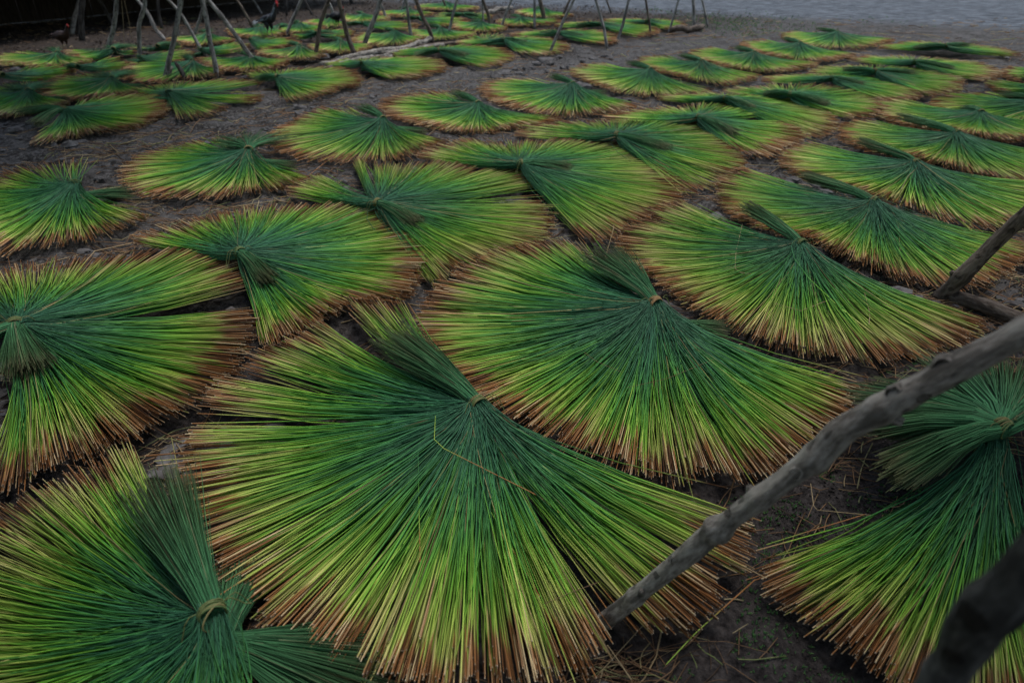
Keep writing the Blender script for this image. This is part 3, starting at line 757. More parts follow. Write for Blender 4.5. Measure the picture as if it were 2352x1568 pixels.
        XY = (1 - tt) ** 2 * start[:, None] + 2 * (1 - tt) * tt * C[:, None] + tt ** 2 * E[:, None]
        low = zend - lift < 0.035
        zl = z_tie * 0.45 if low else z_tie
        zs = zl + cv * 0.025
        ze = np.maximum(zend + cv * (0.030 + 0.02 * spread), 0.006)
        zm = zl + (0.0 if low else 0.034) + cv * 0.024
        ze = ze + (0.0 if low else (0.050 if zend - lift < 0.1 else 0.02))
        Z = (1 - t[None]) ** 2 * zs[:, None] + 2 * (1 - t[None]) * t[None] * zm[:, None] + t[None] ** 2 * ze[:, None]
        Pt = np.concatenate([XY, Z[..., None]], -1)
        rr = rt * (1.15 - 0.55 * t)[None] * rng.uniform(0.8, 1.2, n)[:, None]
        sv = np.zeros((n, Kt, 3, 4))
        sv[..., 0] = t[None, :, None]; sv[..., 1] = rng.random(n)[:, None, None]; sv[..., 2] = rng.random(n)[:, None, None]; sv[..., 3] = 1
        vt, qt, ct = tubes(Pt, rr, 3)
        v, f = many(vt, qt, ct)
        o = link('tip_bunch', mesh_np('tip_bunch', v, f, M_TUFT, sv.reshape(-1, 4)), root)
        o['kind'] = 'stuff'
    # the tie: turns of twisted sedge round the neck
    td = -ax
    turns = (9, 6, 4, 3)[level]
    m = (16, 12, 8, 8)[level]
    P = []
    for k in range(turns):
        o_ = (k - (turns - 1) / 2) * (0.032 / turns) + rng.normal(0, 0.002)
        tilt = rng.normal(0, 0.20) + 0.15
        ang = np.linspace(0, 2 * math.pi, m + 1)
        R = 0.0300 + rng.normal(0, 0.0010)
        lat = R * 1.08 * np.cos(ang); hz = R * np.sin(ang)
        al = o_ + lat * tilt
        P.append(np.stack([td[0] * al + perp[0] * lat, td[1] * al + perp[1] * lat, z_tie + hz * 0.95 + 0.007], -1))
    P = np.array(P)
    vt, qt, ct = tubes(P, np.full(P.shape[:2], (0.0026, 0.003, 0.0036, 0.0042)[level]), 5 if level == 0 else 3)
    nb = vt.shape[1]
    sv = np.zeros((turns, nb, 4)); sv[..., 1] = (rng.random(turns) * .55 + (.45 if idx == 1 else rng.random() * .35))[:, None]; sv[..., 3] = 1
    v, f = many(vt, qt, ct)
    o = link('binding', mesh_np('binding', v, f, M_TIE, sv.reshape(-1, 4)), root)
    if level == 0:
        # loose twisted ends of the cord
        ends = []
        for k in range(3):
            a = rng.uniform(-1, 1)
            tt = np.linspace(0, 1, 5)
            d = -perp if k % 2 else perp
            x = d[0] * (0.035 + tt * 0.06) + ax[0] * tt * 0.05 * a
            y = d[1] * (0.035 + tt * 0.06) + ax[1] * tt * 0.05 * a
            z = z_tie + 0.03 - 0.06 * tt ** 2 + 0.03 * np.sin(tt * 4 + k) * tt
            ends.append(np.stack([x, y, z], -1))
        for e_ in ends:
            vt, qt, ct = tubes(e_[None], np.full((1, 5), 0.0018), 3)
            sv = np.zeros((vt.shape[1], 4)); sv[..., 1] = 0.5; sv[..., 3] = 1
            link('cord_end', mesh_np('cord_end', vt[0], [qt, ct], M_TIE, sv), o)
    return T, list(zip(seg_th, seg_R))


COVER = []
STAT = []
for i, fd in enumerate(FANS):
    T, segs = make_fan(i, *fd)
    COVER.append((T, segs))
    STAT.append((i, round(float(T[0]), 2), round(float(T[1]), 2), [f'{np.degrees(t.min()):.0f}..{np.degrees(t.max()):.0f} R{r.min():.2f}-{r.max():.2f}' for t, r in segs]))


def covered(x, y, grow=0.0):
    m = np.zeros(x.shape, bool)
    for T, segs in COVER:
        dx, dy = x - T[0], y - T[1]
        r = np.hypot(dx, dy)
        nearby = r < 1.6
        if not nearby.any(): continue
        a = np.arctan2(dy, dx)
        for th, R in segs:
            lo, hi = th.min(), th.max()
            o = np.argsort(th)
            for k in (-2 * math.pi, 0, 2 * math.pi):
                ak = a + k
                ins = nearby & (ak >= lo - 0.05) & (ak <= hi + 0.05)
                if ins.any():
                    m |= ins & (r < np.interp(ak, th[o], R[o]) + grow)
    return m


# ------------------------------------------------------------------ poles
def pole_mesh(name, pts, radii, mat, seed, sides=14, step=0.05, knots=0.5, crook=0.4):
    rng = np.random.default_rng(seed)
    pts = np.asarray(pts, float); radii = np.asarray(radii, float)
    d = np.concatenate([[0], np.cumsum(np.linalg.norm(np.diff(pts, axis=0), axis=1))])
    n = max(int(d[-1] / step), 6)
    s = np.linspace(0, d[-1], n)
    P = np.stack([np.interp(s, d, pts[:, k]) for k in range(3)], -1)
    for _ in range(2):                       # round off the bends
        P[1:-1] = (P[:-2] + 2 * P[1:-1] + P[2:]) / 4
    r = np.interp(s, d, radii)
    r0 = r.mean()
    P += (np.stack([vnoise(s * 5, s * 0 + k, seed + k) for k in range(3)], -1) - 0.5) * r0 * crook
    for _ in range(int(knots * d[-1] * 3) + 1):
        c = rng.uniform(0, d[-1])
        r = r * (1 + 0.16 * np.exp(-((s - c) / (r0 * 0.8)) ** 2))
    tan = np.gradient(P, axis=0); tan /= np.linalg.norm(tan, axis=1, keepdims=True)
    ref = np.array((1.0, 0, 0)) if abs(tan[0][0]) < 0.8 else np.array((0, 1.0, 0))
    a = np.cross(tan, ref); a /= np.linalg.norm(a, axis=1, keepdims=True)
    b = np.cross(tan, a)
    th = np.linspace(0, 2 * math.pi, sides, endpoint=False)
    lump = 1 + 0.07 * (fbm(s[:, None] * 30 + seed, 5 * np.cos(th)[None] + 3 * np.sin(th)[None], 1.0, 3, seed + 5) - 0.5) * 2 + 0.14 * (fbm(s[:, None] * 9 + seed, th[None] * 1.2 + 3 * np.cos(th)[None], 1.0, 3, seed) - 0.5) * 2
    V = P[:, None] + (r[:, None] * lump)[..., None] * (np.cos(th)[None, :, None] * a[:, None] + np.sin(th)[None, :, None] * b[:, None])
    q = []
    for k in range(n - 1):
        i = np.arange(sides)
        q.append(np.stack([k * sides + i, k * sides + (i + 1) % sides, (k + 1) * sides + (i + 1) % sides, (k + 1) * sides + i], -1))
    caps = np.array([list(range(sides))[::-1], [(n - 1) * sides + i for i in range(sides)]], dtype=np.int32)
    R0 = r.mean()
    at = np.ones((n, sides, 4))
    at[..., 0] = np.cos(th)[None] * R0 + seed * .37
    at[..., 1] = np.sin(th)[None] * R0
    at[..., 2] = s[:, None]
    return mesh_np(name, V.reshape(-1, 3), [np.concatenate(q).astype(np.int32), caps], mat, at.reshape(-1, 4)), (s, P, r, a, b, tan)


def make_pole(pts, radii, mat, label, seed, group=None, stubs=(), cat='pole', name='wooden_pole', sides=14, step=0.05, knots=0.5, crook=0.4):
    me, (s, P, r, a, b, tan) = pole_mesh(name, pts, radii, mat, seed, sides, step, knots, crook)
    o = link(name, me)
    tag(o, label, cat, group)
    for (f, ang, ln) in stubs:                        # cut side branches
        k = int(f * (len(s) - 1))
        d = math.cos(ang) * a[k] + math.sin(ang) * b[k] + tan[k] * 0.5
        d /= np.linalg.norm(d)
        p0 = P[k] + d * r[k] * 0.3
        sm, _ = pole_mesh('branch_stub', [p0, p0 + d * (r[k] * 0.7 + ln * .5), p0 + d * (r[k] * 0.8 + ln)], [r[k] * 0.5, r[k] * 0.36, r[k] * 0.28], mat, seed + k, 8, 0.012, 0, 0.1)
        link('branch_stub', sm, o)
    return o


def px_pole(path, width, mat, label, seed, lean=0.0, group='bare poles of the drying racks', stubs=(), top=1.9, **kw):
    """a pole stuck in the ground: first pixel is its foot; the others are read at the foot's depth plus a lean away"""
    foot = on_ground(*path[0], -0.03)
    Z0 = depth_of(foot)
    f = np.array((0, math.cos(PITCH), -math.sin(PITCH)))
    pts = [foot]
    for (u, v) in path[1:]:
        p = at_depth(u, v, Z0)
        for _ in range(3):
            p = at_depth(u, v, Z0 + (lean - (0.0)) * p[2])
        # keep it in its own upright plane: same distance along the ground as the foot
        d = ray(u, v)
        t = (foot[1] + lean * max(p[2], 0)) / d[1]
        pts.append(np.array((0, 0, CAM_H)) + d * t)
    d = pts[-1] - pts[-2]
    d = d / np.linalg.norm(d)
    if pts[-1][2] < top and d[2] > 0.2:
        pts.append(pts[-1] + d * (top - pts[-1][2]) / d[2] * 0.9)
    R = width / 2 / (FPX / Z0) * 0.84
    rad = [R * (1.05 - 0.25 * k / (len(pts) - 1)) for k in range(len(pts))]
    return make_pole(pts, rad, mat, label, seed, group, stubs, sides=10, **kw)


B, BB, BD = M_BARK_PALE, M_BARK_BROWN, M_BARK_DARK
POLES = [
    ([(250, 131), (250, 103), (260, 68), (265, 34), (267, 0)], 12, B, 'knotty grey pole, second from the left, on the far fan', 0),
    ([(320, 141), (321, 103), (319, 58), (330, 20), (333, 0)], 11, B, 'grey pole with a kink, third from the left', 0),
    ([(378, 192), (386, 147), (401, 92), (408, 41), (415, 0)], 13, B, 'smooth pale pole with the nearest foot of the left group', 0),
    ([(499, 181), (492, 137), (479, 79), (472, 34), (463, 0)], 13, B, 'straight blotched grey pole left of the long diagonal one', 0),
    ([(595, 161), (574, 130), (547, 89), (516, 48), (489, 14), (478, 0)], 12, B, 'long diagonal pole leaning left with a pale chip on its side', 0),
    ([(166, 80), (167, 51), (178, 17), (183, 0)], 12, B, 'pale mossy pole furthest left, at the edge of the dark yard', 0),
    ([(380, 94), (355, 65), (342, 34), (315, 0)], 10, B, 'pole leaning left behind the smooth pale one', 0.1),
    ([(472, 132), (444, 82), (417, 34), (386, 0)], 9, B, 'thin dark pole leaning left between the two nearest grey ones', 0.05),
    ([(440, 100), (451, 65), (463, 31), (473, 0)], 8, B, 'thin pole leaning right behind the blotched grey one', 0.1),
    ([(583, 80), (578, 58), (554, 14), (543, 0)], 7, BB, 'thin brown pole left of the tail of the rooster', 0),
    ([(656, 85), (667, 58), (684, 20), (692, 0)], 9, B, 'grey pole right of the rooster leaning right', 0),
    ([(722, 138), (731, 92), (735, 58), (748, 20), (756, 0)], 11, BB, 'pole with black and pale blotches left of the lying poles', 0),
    ([(817, 134), (801, 92), (790, 48), (778, 0)], 13, BB, 'thick brown pole standing at the near end of the lying poles', 0),
    ([(833, 112), (845, 81), (860, 44), (875, 0)], 13, B, 'bowed grey brown pole behind the lying poles', 0),
    ([(946, 95), (941, 59), (933, 0)], 9, B, 'slim upright pole above the middle of the lying poles', 0),
    ([(996, 100), (985, 66), (966, 29), (955, 0)], 11, BB, 'brown pole leaning left at the far end of the lying poles', 0),
    ([(1027, 91), (1039, 40), (1049, 0)], 8, B, 'slim grey pole leaning right past the far end of the lying poles', 0),
    ([(1127, 73), (1124, 40), (1109, 0)], 9, BB, 'curved brown pole in the top middle', 0),
    ([(1148, 72), (1160, 40), (1175, 0)], 7, B, 'thin dark pole leaning right beside the curved brown one', 0),
    ([(1259, 130), (1277, 88), (1296, 44), (1318, 0)], 8, B, 'long slanting bare pole with its foot in the bright fan', 0),
    ([(1394, 112), (1387, 66), (1373, 15), (1369, 0)], 8, B, 'thin grey pole just left of the pale forked one', 0),
    ([(1415, 102), (1428, 66), (1439, 22), (1444, 0)], 8, B, 'pale pole leaning right with a light foot', 0),
    ([(1495, 86), (1490, 40), (1483, 0)], 6, BB, 'thin brown pole at the right end of the fan row', 0),
    ([(1536, 75), (1548, 37), (1559, 0)], 6, B, 'left leg of the small tripod', 0),
    ([(1595, 71), (1594, 35), (1592, 0)], 9, B, 'thick middle leg of the small tripod', 0),
    ([(1626, 62), (1619, 29), (1612, 0)], 6, B, 'right leg of the small tripod', 0),
    ([(1252, 57), (1246, 22), (1240, 0)], 12, BB, 'thick brown post in the top middle', 0),
    ([(1228, 66), (1228, 0)], 7, B, 'slim upright grey pole beside the thick brown post', 0),
    ([(1290, 44), (1300, 18), (1309, 0)], 7, BB, 'short looking pole right of the thick brown post', 0),
    ([(1404, 33), (1396, 7), (1393, 0)], 5, BB, 'far thin pole above the fan row', 0),
    ([(774, 60), (765, 29), (757, 7), (750, 0)], 7, B, 'thin pole in front of the black hen', 0),
    ([(413, 96), (408, 66), (410, 0)], 5, B, 'thin upright stick behind the smooth pale pole', 0),
    ([(887, 47), (880, 18), (866, 0)], 7, B, 'thin pole crossing the bowed one', 0),
    ([(1028, 27), (1017, 0)], 6, BB, 'far thin pole in front of the farthest fan', 0),
    ([(918, 38), (930, 0)], 5, B, 'far thin stick left of the slim upright pole', 0),
    ([(1113, 68), (1109, 44), (1108, 0)], 5, B, 'thin straight stick behind the curved brown pole', 0),
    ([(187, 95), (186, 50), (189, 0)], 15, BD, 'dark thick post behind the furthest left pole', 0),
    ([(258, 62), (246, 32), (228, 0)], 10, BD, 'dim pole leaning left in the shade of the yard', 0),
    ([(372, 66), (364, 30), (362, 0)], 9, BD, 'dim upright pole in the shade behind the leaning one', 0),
    ([(601, 32), (590, 14), (582, 0)], 6, B, 'far thin pole above the rooster leaning left', 0),
    ([(622, 34), (632, 12), (638, 0)], 6, B, 'pole seen right behind the back of the rooster', 0),
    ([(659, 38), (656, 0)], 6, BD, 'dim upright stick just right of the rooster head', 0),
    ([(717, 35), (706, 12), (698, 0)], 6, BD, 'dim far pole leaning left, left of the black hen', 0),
]
for k, (path, w, mat, lab, lean) in enumerate(POLES):
    rr_ = random.Random(k)
    st_ = [(rr_.uniform(0.2, 0.6), rr_.uniform(0, 6.28), 0.03)] if (k % 3 == 0 and w > 8) else []
    px_pole(path, w, mat, lab, 300 + k, lean, stubs=st_)

# pale chip of split wood on the diagonal pole
p = on_ground(595, 161); q_ = ray(576, 131); t_ = (p[1] - 0.05) / q_[1]
c_ = np.array((0, 0, CAM_H)) + q_ * t_
me = mesh_np('wood_chip', [c_ + v for v in (np.array((-.03, 0, -.02)), np.array((.045, 0, 0.0)), np.array((-.01, 0, .05)), np.array((-.025, .03, -.01)), np.array((.03, .03, 0.005)), np.array((-.01, .03, .035)))],
             [np.array([[0, 1, 2], [5, 4, 3]]), np.array([[0, 3, 4, 1], [1, 4, 5, 2], [2, 5, 3, 0]])], make_simple('split_wood', [(0.3, (.30, .28, .26)), (0.7, (.42, .40, .38))], 20), smooth=False)
o = link('wood_chip', me); tag(o, 'pale chip of split wood stuck on the diagonal pole', 'wood chip')

# the big poles close to the viewer
A_ = on_ground(1387, 1432, -0.02)
pts = [A_]
for (u, v, f) in [(1480, 1352, .14), (1590, 1262, .29), (1700, 1172, .43), (1790, 1105, .53), (1870, 1048, .61), (1930, 985, .68), (2060, 912, .79), (2200, 838, .90), (2352, 762, 1.0)]:
    Z = 1 / ((1 - f) / depth_of(A_) + f / 1.08)
    pts.append(at_depth(u, v, Z))
d_ = pts[-1] - pts[-3]; d_ = d_ / np.linalg.norm(d_)
pts.append(pts[-1] + d_ * 0.5)
make_pole(pts, np.array([.0250, .0220, .0255, .0220, .0225, .0245, .0262, .0225, .0240, .0215, .021]), M_BARK, 'long grey pole slanting across the lower right foreground, spotted with dark knots', 41, 'large poles in the right foreground',
          stubs=[(0.16, 2.2, 0.012), (0.12, 5.4, 0.015), (0.42, 0.6, 0.012), (0.60, 4.0, 0.012), (0.76, 2.4, 0.015)], sides=28, step=0.012, knots=3.0, crook=0.55)
LONG = bpy.data.objects['wooden_pole'] if False else [o for o in COL.objects if o.get('label', '').startswith('long grey pole slanting')][0]
M_KNOT = make_simple('dark_knot', [(0.35, (.012, .009, .008)), (0.65, (.05, .04, .034))], 60, .9, .1, .6)
fwd_ = np.array((0, math.cos(PITCH), -math.sin(PITCH)))
def knot(u, v, f, r, sx=1.4):
    Z = 1 / ((1 - f) / depth_of(A_) + f / 1.08)
    c = at_depth(u, v, Z)
    d = (pts[6] - pts[3]); d = d / np.linalg.norm(d)
    n = -ray(u, v); n = n / np.linalg.norm(n); n = n - d * n.dot(d); n = n / np.linalg.norm(n)
    w = np.cross(n, d)
    c = c + n * 0.0215
    th = np.linspace(0, 2 * math.pi, 14, endpoint=False)
    rg = np.random.default_rng(int(u))
    jit = 1 + rg.normal(0, .10, 14)
    V = []
    for (rr_, hh) in ((1.55, -.010), (1.25, .001), (1.0, .0035), (.72, -.001), (.3, -.005)):
        for k in range(14):
            V.append(c + d * math.cos(th[k]) * r * rr_ * sx * jit[k] + w * math.sin(th[k]) * r * rr_ * jit[k] + n * hh)
    i = np.arange(14)
    q = np.concatenate([np.stack([a * 14 + i, a * 14 + (i + 1) % 14, (a + 1) * 14 + (i + 1) % 14, (a + 1) * 14 + i], -1) for a in range(4)])
    av = np.concatenate([np.array(V), np.ones((len(V), 1))], 1)
    me = mesh_np('knot', V, [q[:28].astype(np.int32)], M_BARK, av)
    kn = link('knot', me, LONG)
    me = mesh_np('knot_hollow', V, [q[28:].astype(np.int32), np.array([[56 + j for j in range(14)]], dtype=np.int32)], M_KNOT)
    link('knot_hollow', me, kn)
for (u, v, f, r) in [(1838, 1078, .58, .010), (2172, 838, .87, .012), (2062, 893, .79, .008), (1560, 1278, .25, .007), (1508, 1330, .17, .010), (1662, 1195, .37, .005), (1940, 1000, .68, .006), (2260, 812, .93, .007), (1740, 1142, .46, .0045), (2215, 842, .90, .006)]:
    knot(u, v, f, r)
P0 = at_depth(2355, 1318, .60); P1 = at_depth(2262, 1418, .665); P2 = at_depth(2212, 1500, .72); P3 = at_depth(2160, 1575, .76)
d_ = P3 - P0; d_ = d_ / np.linalg.norm(d_)
foot = P3 + d_ * (P3[2] + .02) / -d_[2]
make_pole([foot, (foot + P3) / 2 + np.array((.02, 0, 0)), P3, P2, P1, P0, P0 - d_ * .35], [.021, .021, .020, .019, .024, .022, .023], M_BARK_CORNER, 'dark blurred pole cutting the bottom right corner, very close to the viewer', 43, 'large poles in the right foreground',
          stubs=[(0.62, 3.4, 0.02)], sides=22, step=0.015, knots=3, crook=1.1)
A_ = on_ground(2155, 688, -0.02)
pts = [A_, at_depth(2205, 640, 3.58), at_depth(2275, 565, 3.46), at_depth(2352, 493, 3.32)]
d_ = pts[-1] - pts[0]; d_ = d_ / np.linalg.norm(d_)
pts.append(pts[-1] + d_ * 1.1)
make_pole(pts, [.043, .039, .037, .034, .030], M_BARK_BROWN, 'short looking brown grey pole leaning out of the picture at the right edge', 47, 'large poles in the right foreground',
          stubs=[(0.1, 1.0, 0.015)], sides=18, step=0.025, knots=1, crook=0.4)
make_pole([on_ground(2172, 672, .03), on_ground(2260, 705, .03), on_ground(2352, 738, .03), on_ground(2480, 785, .03)], [.036, .038, .036, .034], M_BARK_BROWN, 'dark brown pole lying on the soil at the foot of the right edge pole', 48, None, cat='pole', name='lying_pole', sides=14)
# poles lying on the ground
LY = [([(740, 150), (800, 134), (880, 119), (940, 107), (985, 91)], .045, 'thickest lying pole, with a bark grey top, behind the front row of fans'),
      ([(744, 158), (810, 142), (880, 129), (925, 118)], .036, 'second lying pole, in front of the thickest one'),
      ([(790, 150), (835, 143), (900, 131)], .030, 'short lying pole ending in a broken butt'),
      ([(880, 123), (960, 112), (1020, 107)], .040, 'lying pole with peeled white bark'),
      ([(960, 108), (1010, 104), (1050, 100)], .034, 'short brown lying pole furthest right in the stack'),
      ([(1541, 67), (1575, 67), (1613, 61)], .055, 'short dark log lying under the small tripod'),
      ([(1106, 30), (1140, 24), (1175, 19)], .05, 'pale short log lying in front of the far leaf litter')]
for k, (px, r_, lab) in enumerate(LY):
    make_pole([on_ground(u, v, r_ * .9) for u, v in px], [r_] * len(px), M_BARK if k != 5 and k != 4 else M_BARK_BROWN, lab, 500 + k, 'poles lying on the ground', cat='pole', name='lying_pole', sides=10, step=.06, knots=1.0, crook=0.9)
# bent dark stick among the left fans
make_pole([on_ground(424, 187, -.01), at_depth(420, 168, depth_of(on_ground(424, 187))), at_depth(408, 152, depth_of(on_ground(424, 187))), at_depth(403, 144, depth_of(on_ground(424, 187)))], [.035, .03, .026, .018], M_BARK_DARK, 'bent dark stub of wood beside the smooth pale pole', 60, None, cat='stick', name='bent_stick', sides=9, step=.04)
make_pole([at_depth(387, 175, depth_of(on_ground(382, 186))), at_depth(396, 153, depth_of(on_ground(382, 186)))], [.022, .016], M_BARK, 'pale splinter standing against the smooth pale pole', 61, None, cat='stick', name='wood_splinter', sides=7, step=.03)


# ------------------------------------------------------------------ birds
def sweep(name, pts, rw, rh, mat, sides=12, col=None):
    """closed body along pts with half widths rw and half heights rh"""
    pts = np.array(pts, float)
    tan = np.gradient(pts, axis=0); tan /= np.linalg.norm(tan, axis=1, keepdims=True)
    side = np.cross(tan, np.array((0, 0, 1.0)))
    bad = np.linalg.norm(side, axis=1) < 0.2
    side[bad] = (0, -1, 0)
    side /= np.linalg.norm(side, axis=1, keepdims=True)
    up = np.cross(side, tan)
    th = np.linspace(0, 2 * math.pi, sides, endpoint=False)
    V = pts[:, None] + np.array(rw)[:, None, None] * np.cos(th)[None, :, None] * side[:, None] + np.array(rh)[:, None, None] * np.sin(th)[None, :, None] * up[:, None]
    n = len(pts)
    i = np.arange(sides)
    q = np.concatenate([np.stack([k * sides + i, k * sides + (i + 1) % sides, (k + 1) * sides + (i + 1) % sides, (k + 1) * sides + i], -1) for k in range(n - 1)])
    caps = np.array([list(range(sides))[::-1], [(n - 1) * sides + j for j in range(sides)]])
    return mesh_np(name, V.reshape(-1, 3), [q.astype(np.int32), caps.astype(np.int32)], mat)


def feather_mesh(name, quills, mat, seed=0):
    V, F = [], []
    for (p, q, w, droop) in quills:
        p = np.array(p); q = np.array(q)
        d = (q - p); L = np.linalg.norm(d); d = d / L
        s = np.cross(d, np.array((0, 1.0, 0))); s /= np.linalg.norm(s) + 1e-9
        b0 = len(V)
        for k, (t, ww) in enumerate(((0, .35), (.35, 1), (.75, .9), (1, .15))):
            c = p + d * L * t + np.array((0, 0, -droop * t * t * L))
            V += [c + s * w * ww + np.array((0, .004, 0)), c - s * w * ww + np.array((0, .004, 0)), c + s * w * ww * .9 - np.array((0, .004, 0)), c - s * w * ww * .9 - np.array((0, .004, 0))]
        for k in range(3):
            a = b0 + 4 * k
            F += [(a, a + 1, a + 5, a + 4), (a + 2, a + 6, a + 7, a + 3), (a, a + 4, a + 6, a + 2), (a + 1, a + 3, a + 7, a + 5)]
        F += [(b0, b0 + 2, b0 + 3, b0 + 1), (b0 + 12, b0 + 13, b0 + 15, b0 + 14)]
    return mesh_np(name, V, [np.array(F, dtype=np.int32)], mat)


M_FBLACK = make_simple('black_plumage', [(0.40, (0.008, 0.008, 0.011)), (0.60, (0.018, 0.020, 0.026)), (0.68, (0.10, 0.115, 0.13))], 34, 0.45, 0.4, 0.4, (1, 1, 2.2))
M_FHACK = make_simple('silver_hackle', [(0.40, (0.012, 0.014, 0.018)), (0.50, (0.13, 0.17, 0.19)), (0.70, (0.34, 0.39, 0.42))], 30, 0.5, 0.3, 0.3, (3, 3, 0.6))
M_FWHITE = make_simple('white_feather', [(0.35, (0.40, 0.42, 0.45)), (0.6, (0.62, 0.64, 0.66))], 10, 0.6, 0.2, 0.1)
M_RED = make_simple('red_comb', [(0.35, (0.35, 0.012, 0.018)), (0.65, (0.50, 0.022, 0.028))], 30, 0.5, 0.3, 0.3)
M_SHANK = make_simple('bird_shank', [(0.35, (0.10, 0.085, 0.05)), (0.65, (0.20, 0.17, 0.10))], 40, 0.6, 0.3, 0.2)
M_RUST_SHADED = make_simple('shaded_rust_plumage', [(0.40, (0.008, 0.005, 0.004)), (0.55, (0.030, 0.012, 0.006)), (0.70, (0.06, 0.026, 0.012))], 22, 0.6, 0.3, 0.3)  # rust brown with the yard's shade put into the colour
M_BLACK2 = make_simple('dull_black_plumage', [(0.4, (0.006, 0.006, 0.007)), (0.7, (0.014, 0.014, 0.016))], 25, 0.55, 0.3, 0.3)
M_EYE = make_simple('bird_eye', [(0.4, (0.25, 0.10, 0.02)), (0.7, (0.35, 0.15, 0.03))], 10, 0.2, 0.5, 0)


def make_bird(foot_px, H, flip, label, cat, kind, yaw=0.0):
    """local space: +x is forward, feet at z = 0, H is the standing height"""
    g = on_ground(*foot_px, 0.05)
    root = empty(kind, (g[0], g[1], 0.03), label, cat)
    root.rotation_euler = (0, 0, yaw + (math.pi if flip else 0))
    root.scale = (H, H, H)
    cock = kind == 'rooster'
    bm_, hk = (M_FBLACK, M_FHACK) if cock else ((M_RUST_SHADED, M_RUST_SHADED) if 'rust' in label or 'brown' in label else (M_BLACK2, M_BLACK2))
    if cock:
        body = [(-.27, 0, .44), (-.21, 0, .45), (-.10, 0, .46), (.02, 0, .48), (.12, 0, .53), (.185, 0, .60), (.225, 0, .69), (.255, 0, .79), (.285, 0, .87), (.315, 0, .905), (.35, 0, .91)]
        rw = [.02, .06, .105, .12, .11, .082, .052, .038, .036, .040, .018]
        rh = [.02, .07, .12, .135, .125, .085, .052, .040, .038, .042, .018]
    else:
        body = [(-.36, 0, .50), (-.28, 0, .50), (-.14, 0, .50), (0, 0, .50), (.14, 0, .54), (.22, 0, .64), (.26, 0, .74), (.29, 0, .82), (.33, 0, .86), (.37, 0, .855)]
        rw = [.03, .09, .15, .17, .145, .09, .06, .05, .052, .02]
        rh = [.04, .12, .18, .20, .165, .09, .06, .05, .052, .02]
    link('body', sweep('body', body, rw, rh, bm_, 14), root)
    # hackle: neck feathers
    rng = np.random.default_rng(int(foot_px[0]))
    nx = 0.0 if cock else 0.02
    q = []
    for k in range(46):
        a = rng.uniform(0, 2 * math.pi); t = rng.random()
        if cock:
            c = np.array((.14 + .14 * t, 0, .58 + .27 * t)); rad_ = .085 - .048 * t
        else:
            c = np.array((.17 + .10 * t, 0, .60 + .18 * t)); rad_ = .095 - .045 * t
        o_ = np.array((.25 * math.cos(a), math.sin(a), -.5 * math.cos(a))) * rad_
        p = c + o_
        q.append((p, p + np.array((-.05, o_[1] * .5, -.10)), .010, 0.1))
    link('hackle', feather_mesh('hackle', q, hk), root)
    for sgn in (-1, 1):
        yy = sgn * (.118 if cock else .165)
        wing = [(.10, yy * .92, .56), (.02, yy, .54), (-.08, yy, .50), (-.19, yy * .8, .46), (-.28, yy * .45, .43)]
        w = link('wing', sweep('wing', wing, [.015, .026, .028, .022, .006], [.03, .072, .078, .055, .012], bm_, 10), root)
        if cock:
            qs = []
            for k in range(9):
                x0 = .06 - .028 * k
                qs.append(((x0, yy * 1.16, .575 - .010 * k), (x0 - .085, yy * 1.20, .475 - .006 * k), .0085, .1))
            link('wing_covert', feather_mesh('wing_covert', qs, hk), w)
        lx, ly = (.04 if sgn > 0 else -.05), sgn * .055
        thigh = [(lx - .02, ly, .44), (lx, ly, .34), (lx + .01, ly, .24), (lx - .01, ly, .17)]
        link('thigh', sweep('thigh', thigh, [.062, .058, .036, .018], [.075, .066, .038, .018], bm_, 10), root)
        shank = [(lx - .015, ly, .20), (lx - .02, ly, .12), (lx + .005, ly, .03), (lx + .02, ly, .008)]
        lg = link('leg', sweep('leg', shank, [.015, .012, .012, .013], [.015, .012, .012, .01], M_SHANK, 8), root)
        toes = []
        for dx, dy in ((.10, 0), (.08, .055), (.08, -.055), (-.055, 0)):
            toes.append([(lx + .01, ly, .016), (lx + .01 + dx * .5, ly + dy * .5, .016), (lx + .01 + dx, ly + dy, .006)])
        vt, qt, ct = tubes(np.array(toes, float), np.array([[.010, .009, .004]] * 4), 5)
        v, f = many(vt, qt, ct)
        link('foot', mesh_np('foot', v, f, M_SHANK), lg)
    q = []
    if cock:
        for k in range(11):
            a = -0.10 + .055 * k
            q.append(((-.22, (k % 3 - 1) * .02, .45), (-.22 - .19 * math.cos(a), (k % 5 - 2) * .022, .45 + .19 * math.sin(a) - .01), .022, .45))
        link('tail', feather_mesh('tail', q, bm_), root)
        q = [((-.30, .02, .45), (-.50, .035, .415), .026, .1), ((-.30, -.035, .43), (-.47, -.045, .375), .024, .15), ((-.28, -.05, .44), (-.42, -.06, .36), .020, .15)]
        link('white_tail_feather', feather_mesh('white_tail_feather', q, M_FWHITE), root)
    else:
        for k in range(10):
            a = -.15 + .09 * k
            q.append(((-.28, (k % 3 - 1) * .03, .50), (-.28 - .27 * math.cos(a), (k % 5 - 2) * .03, .50 + .27 * math.sin(a)), .032, .3))
        link('tail', feather_mesh('tail', q, bm_), root)
    hx, hz = (.325, .905) if cock else (.34, .86)
    fs = 1.0 if cock else .7
    # bare red face, wattles, comb, beak, eyes
    hd = link('face', sweep('face', [(hx - .03, 0, hz), (hx, 0, hz + .004), (hx + .035, 0, hz), (hx + .05, 0, hz - .004)], [.022 * fs, .047 * fs, .034 * fs, .012], [.022 * fs, .052 * fs, .036 * fs, .012], M_RED, 12), root)
    link('beak', sweep('beak', [(hx + .035, 0, hz), (hx + .065, 0, hz - .004), (hx + .085, 0, hz - .018)], [.014, .010, .002], [.016, .011, .002], M_SHANK, 8), hd)
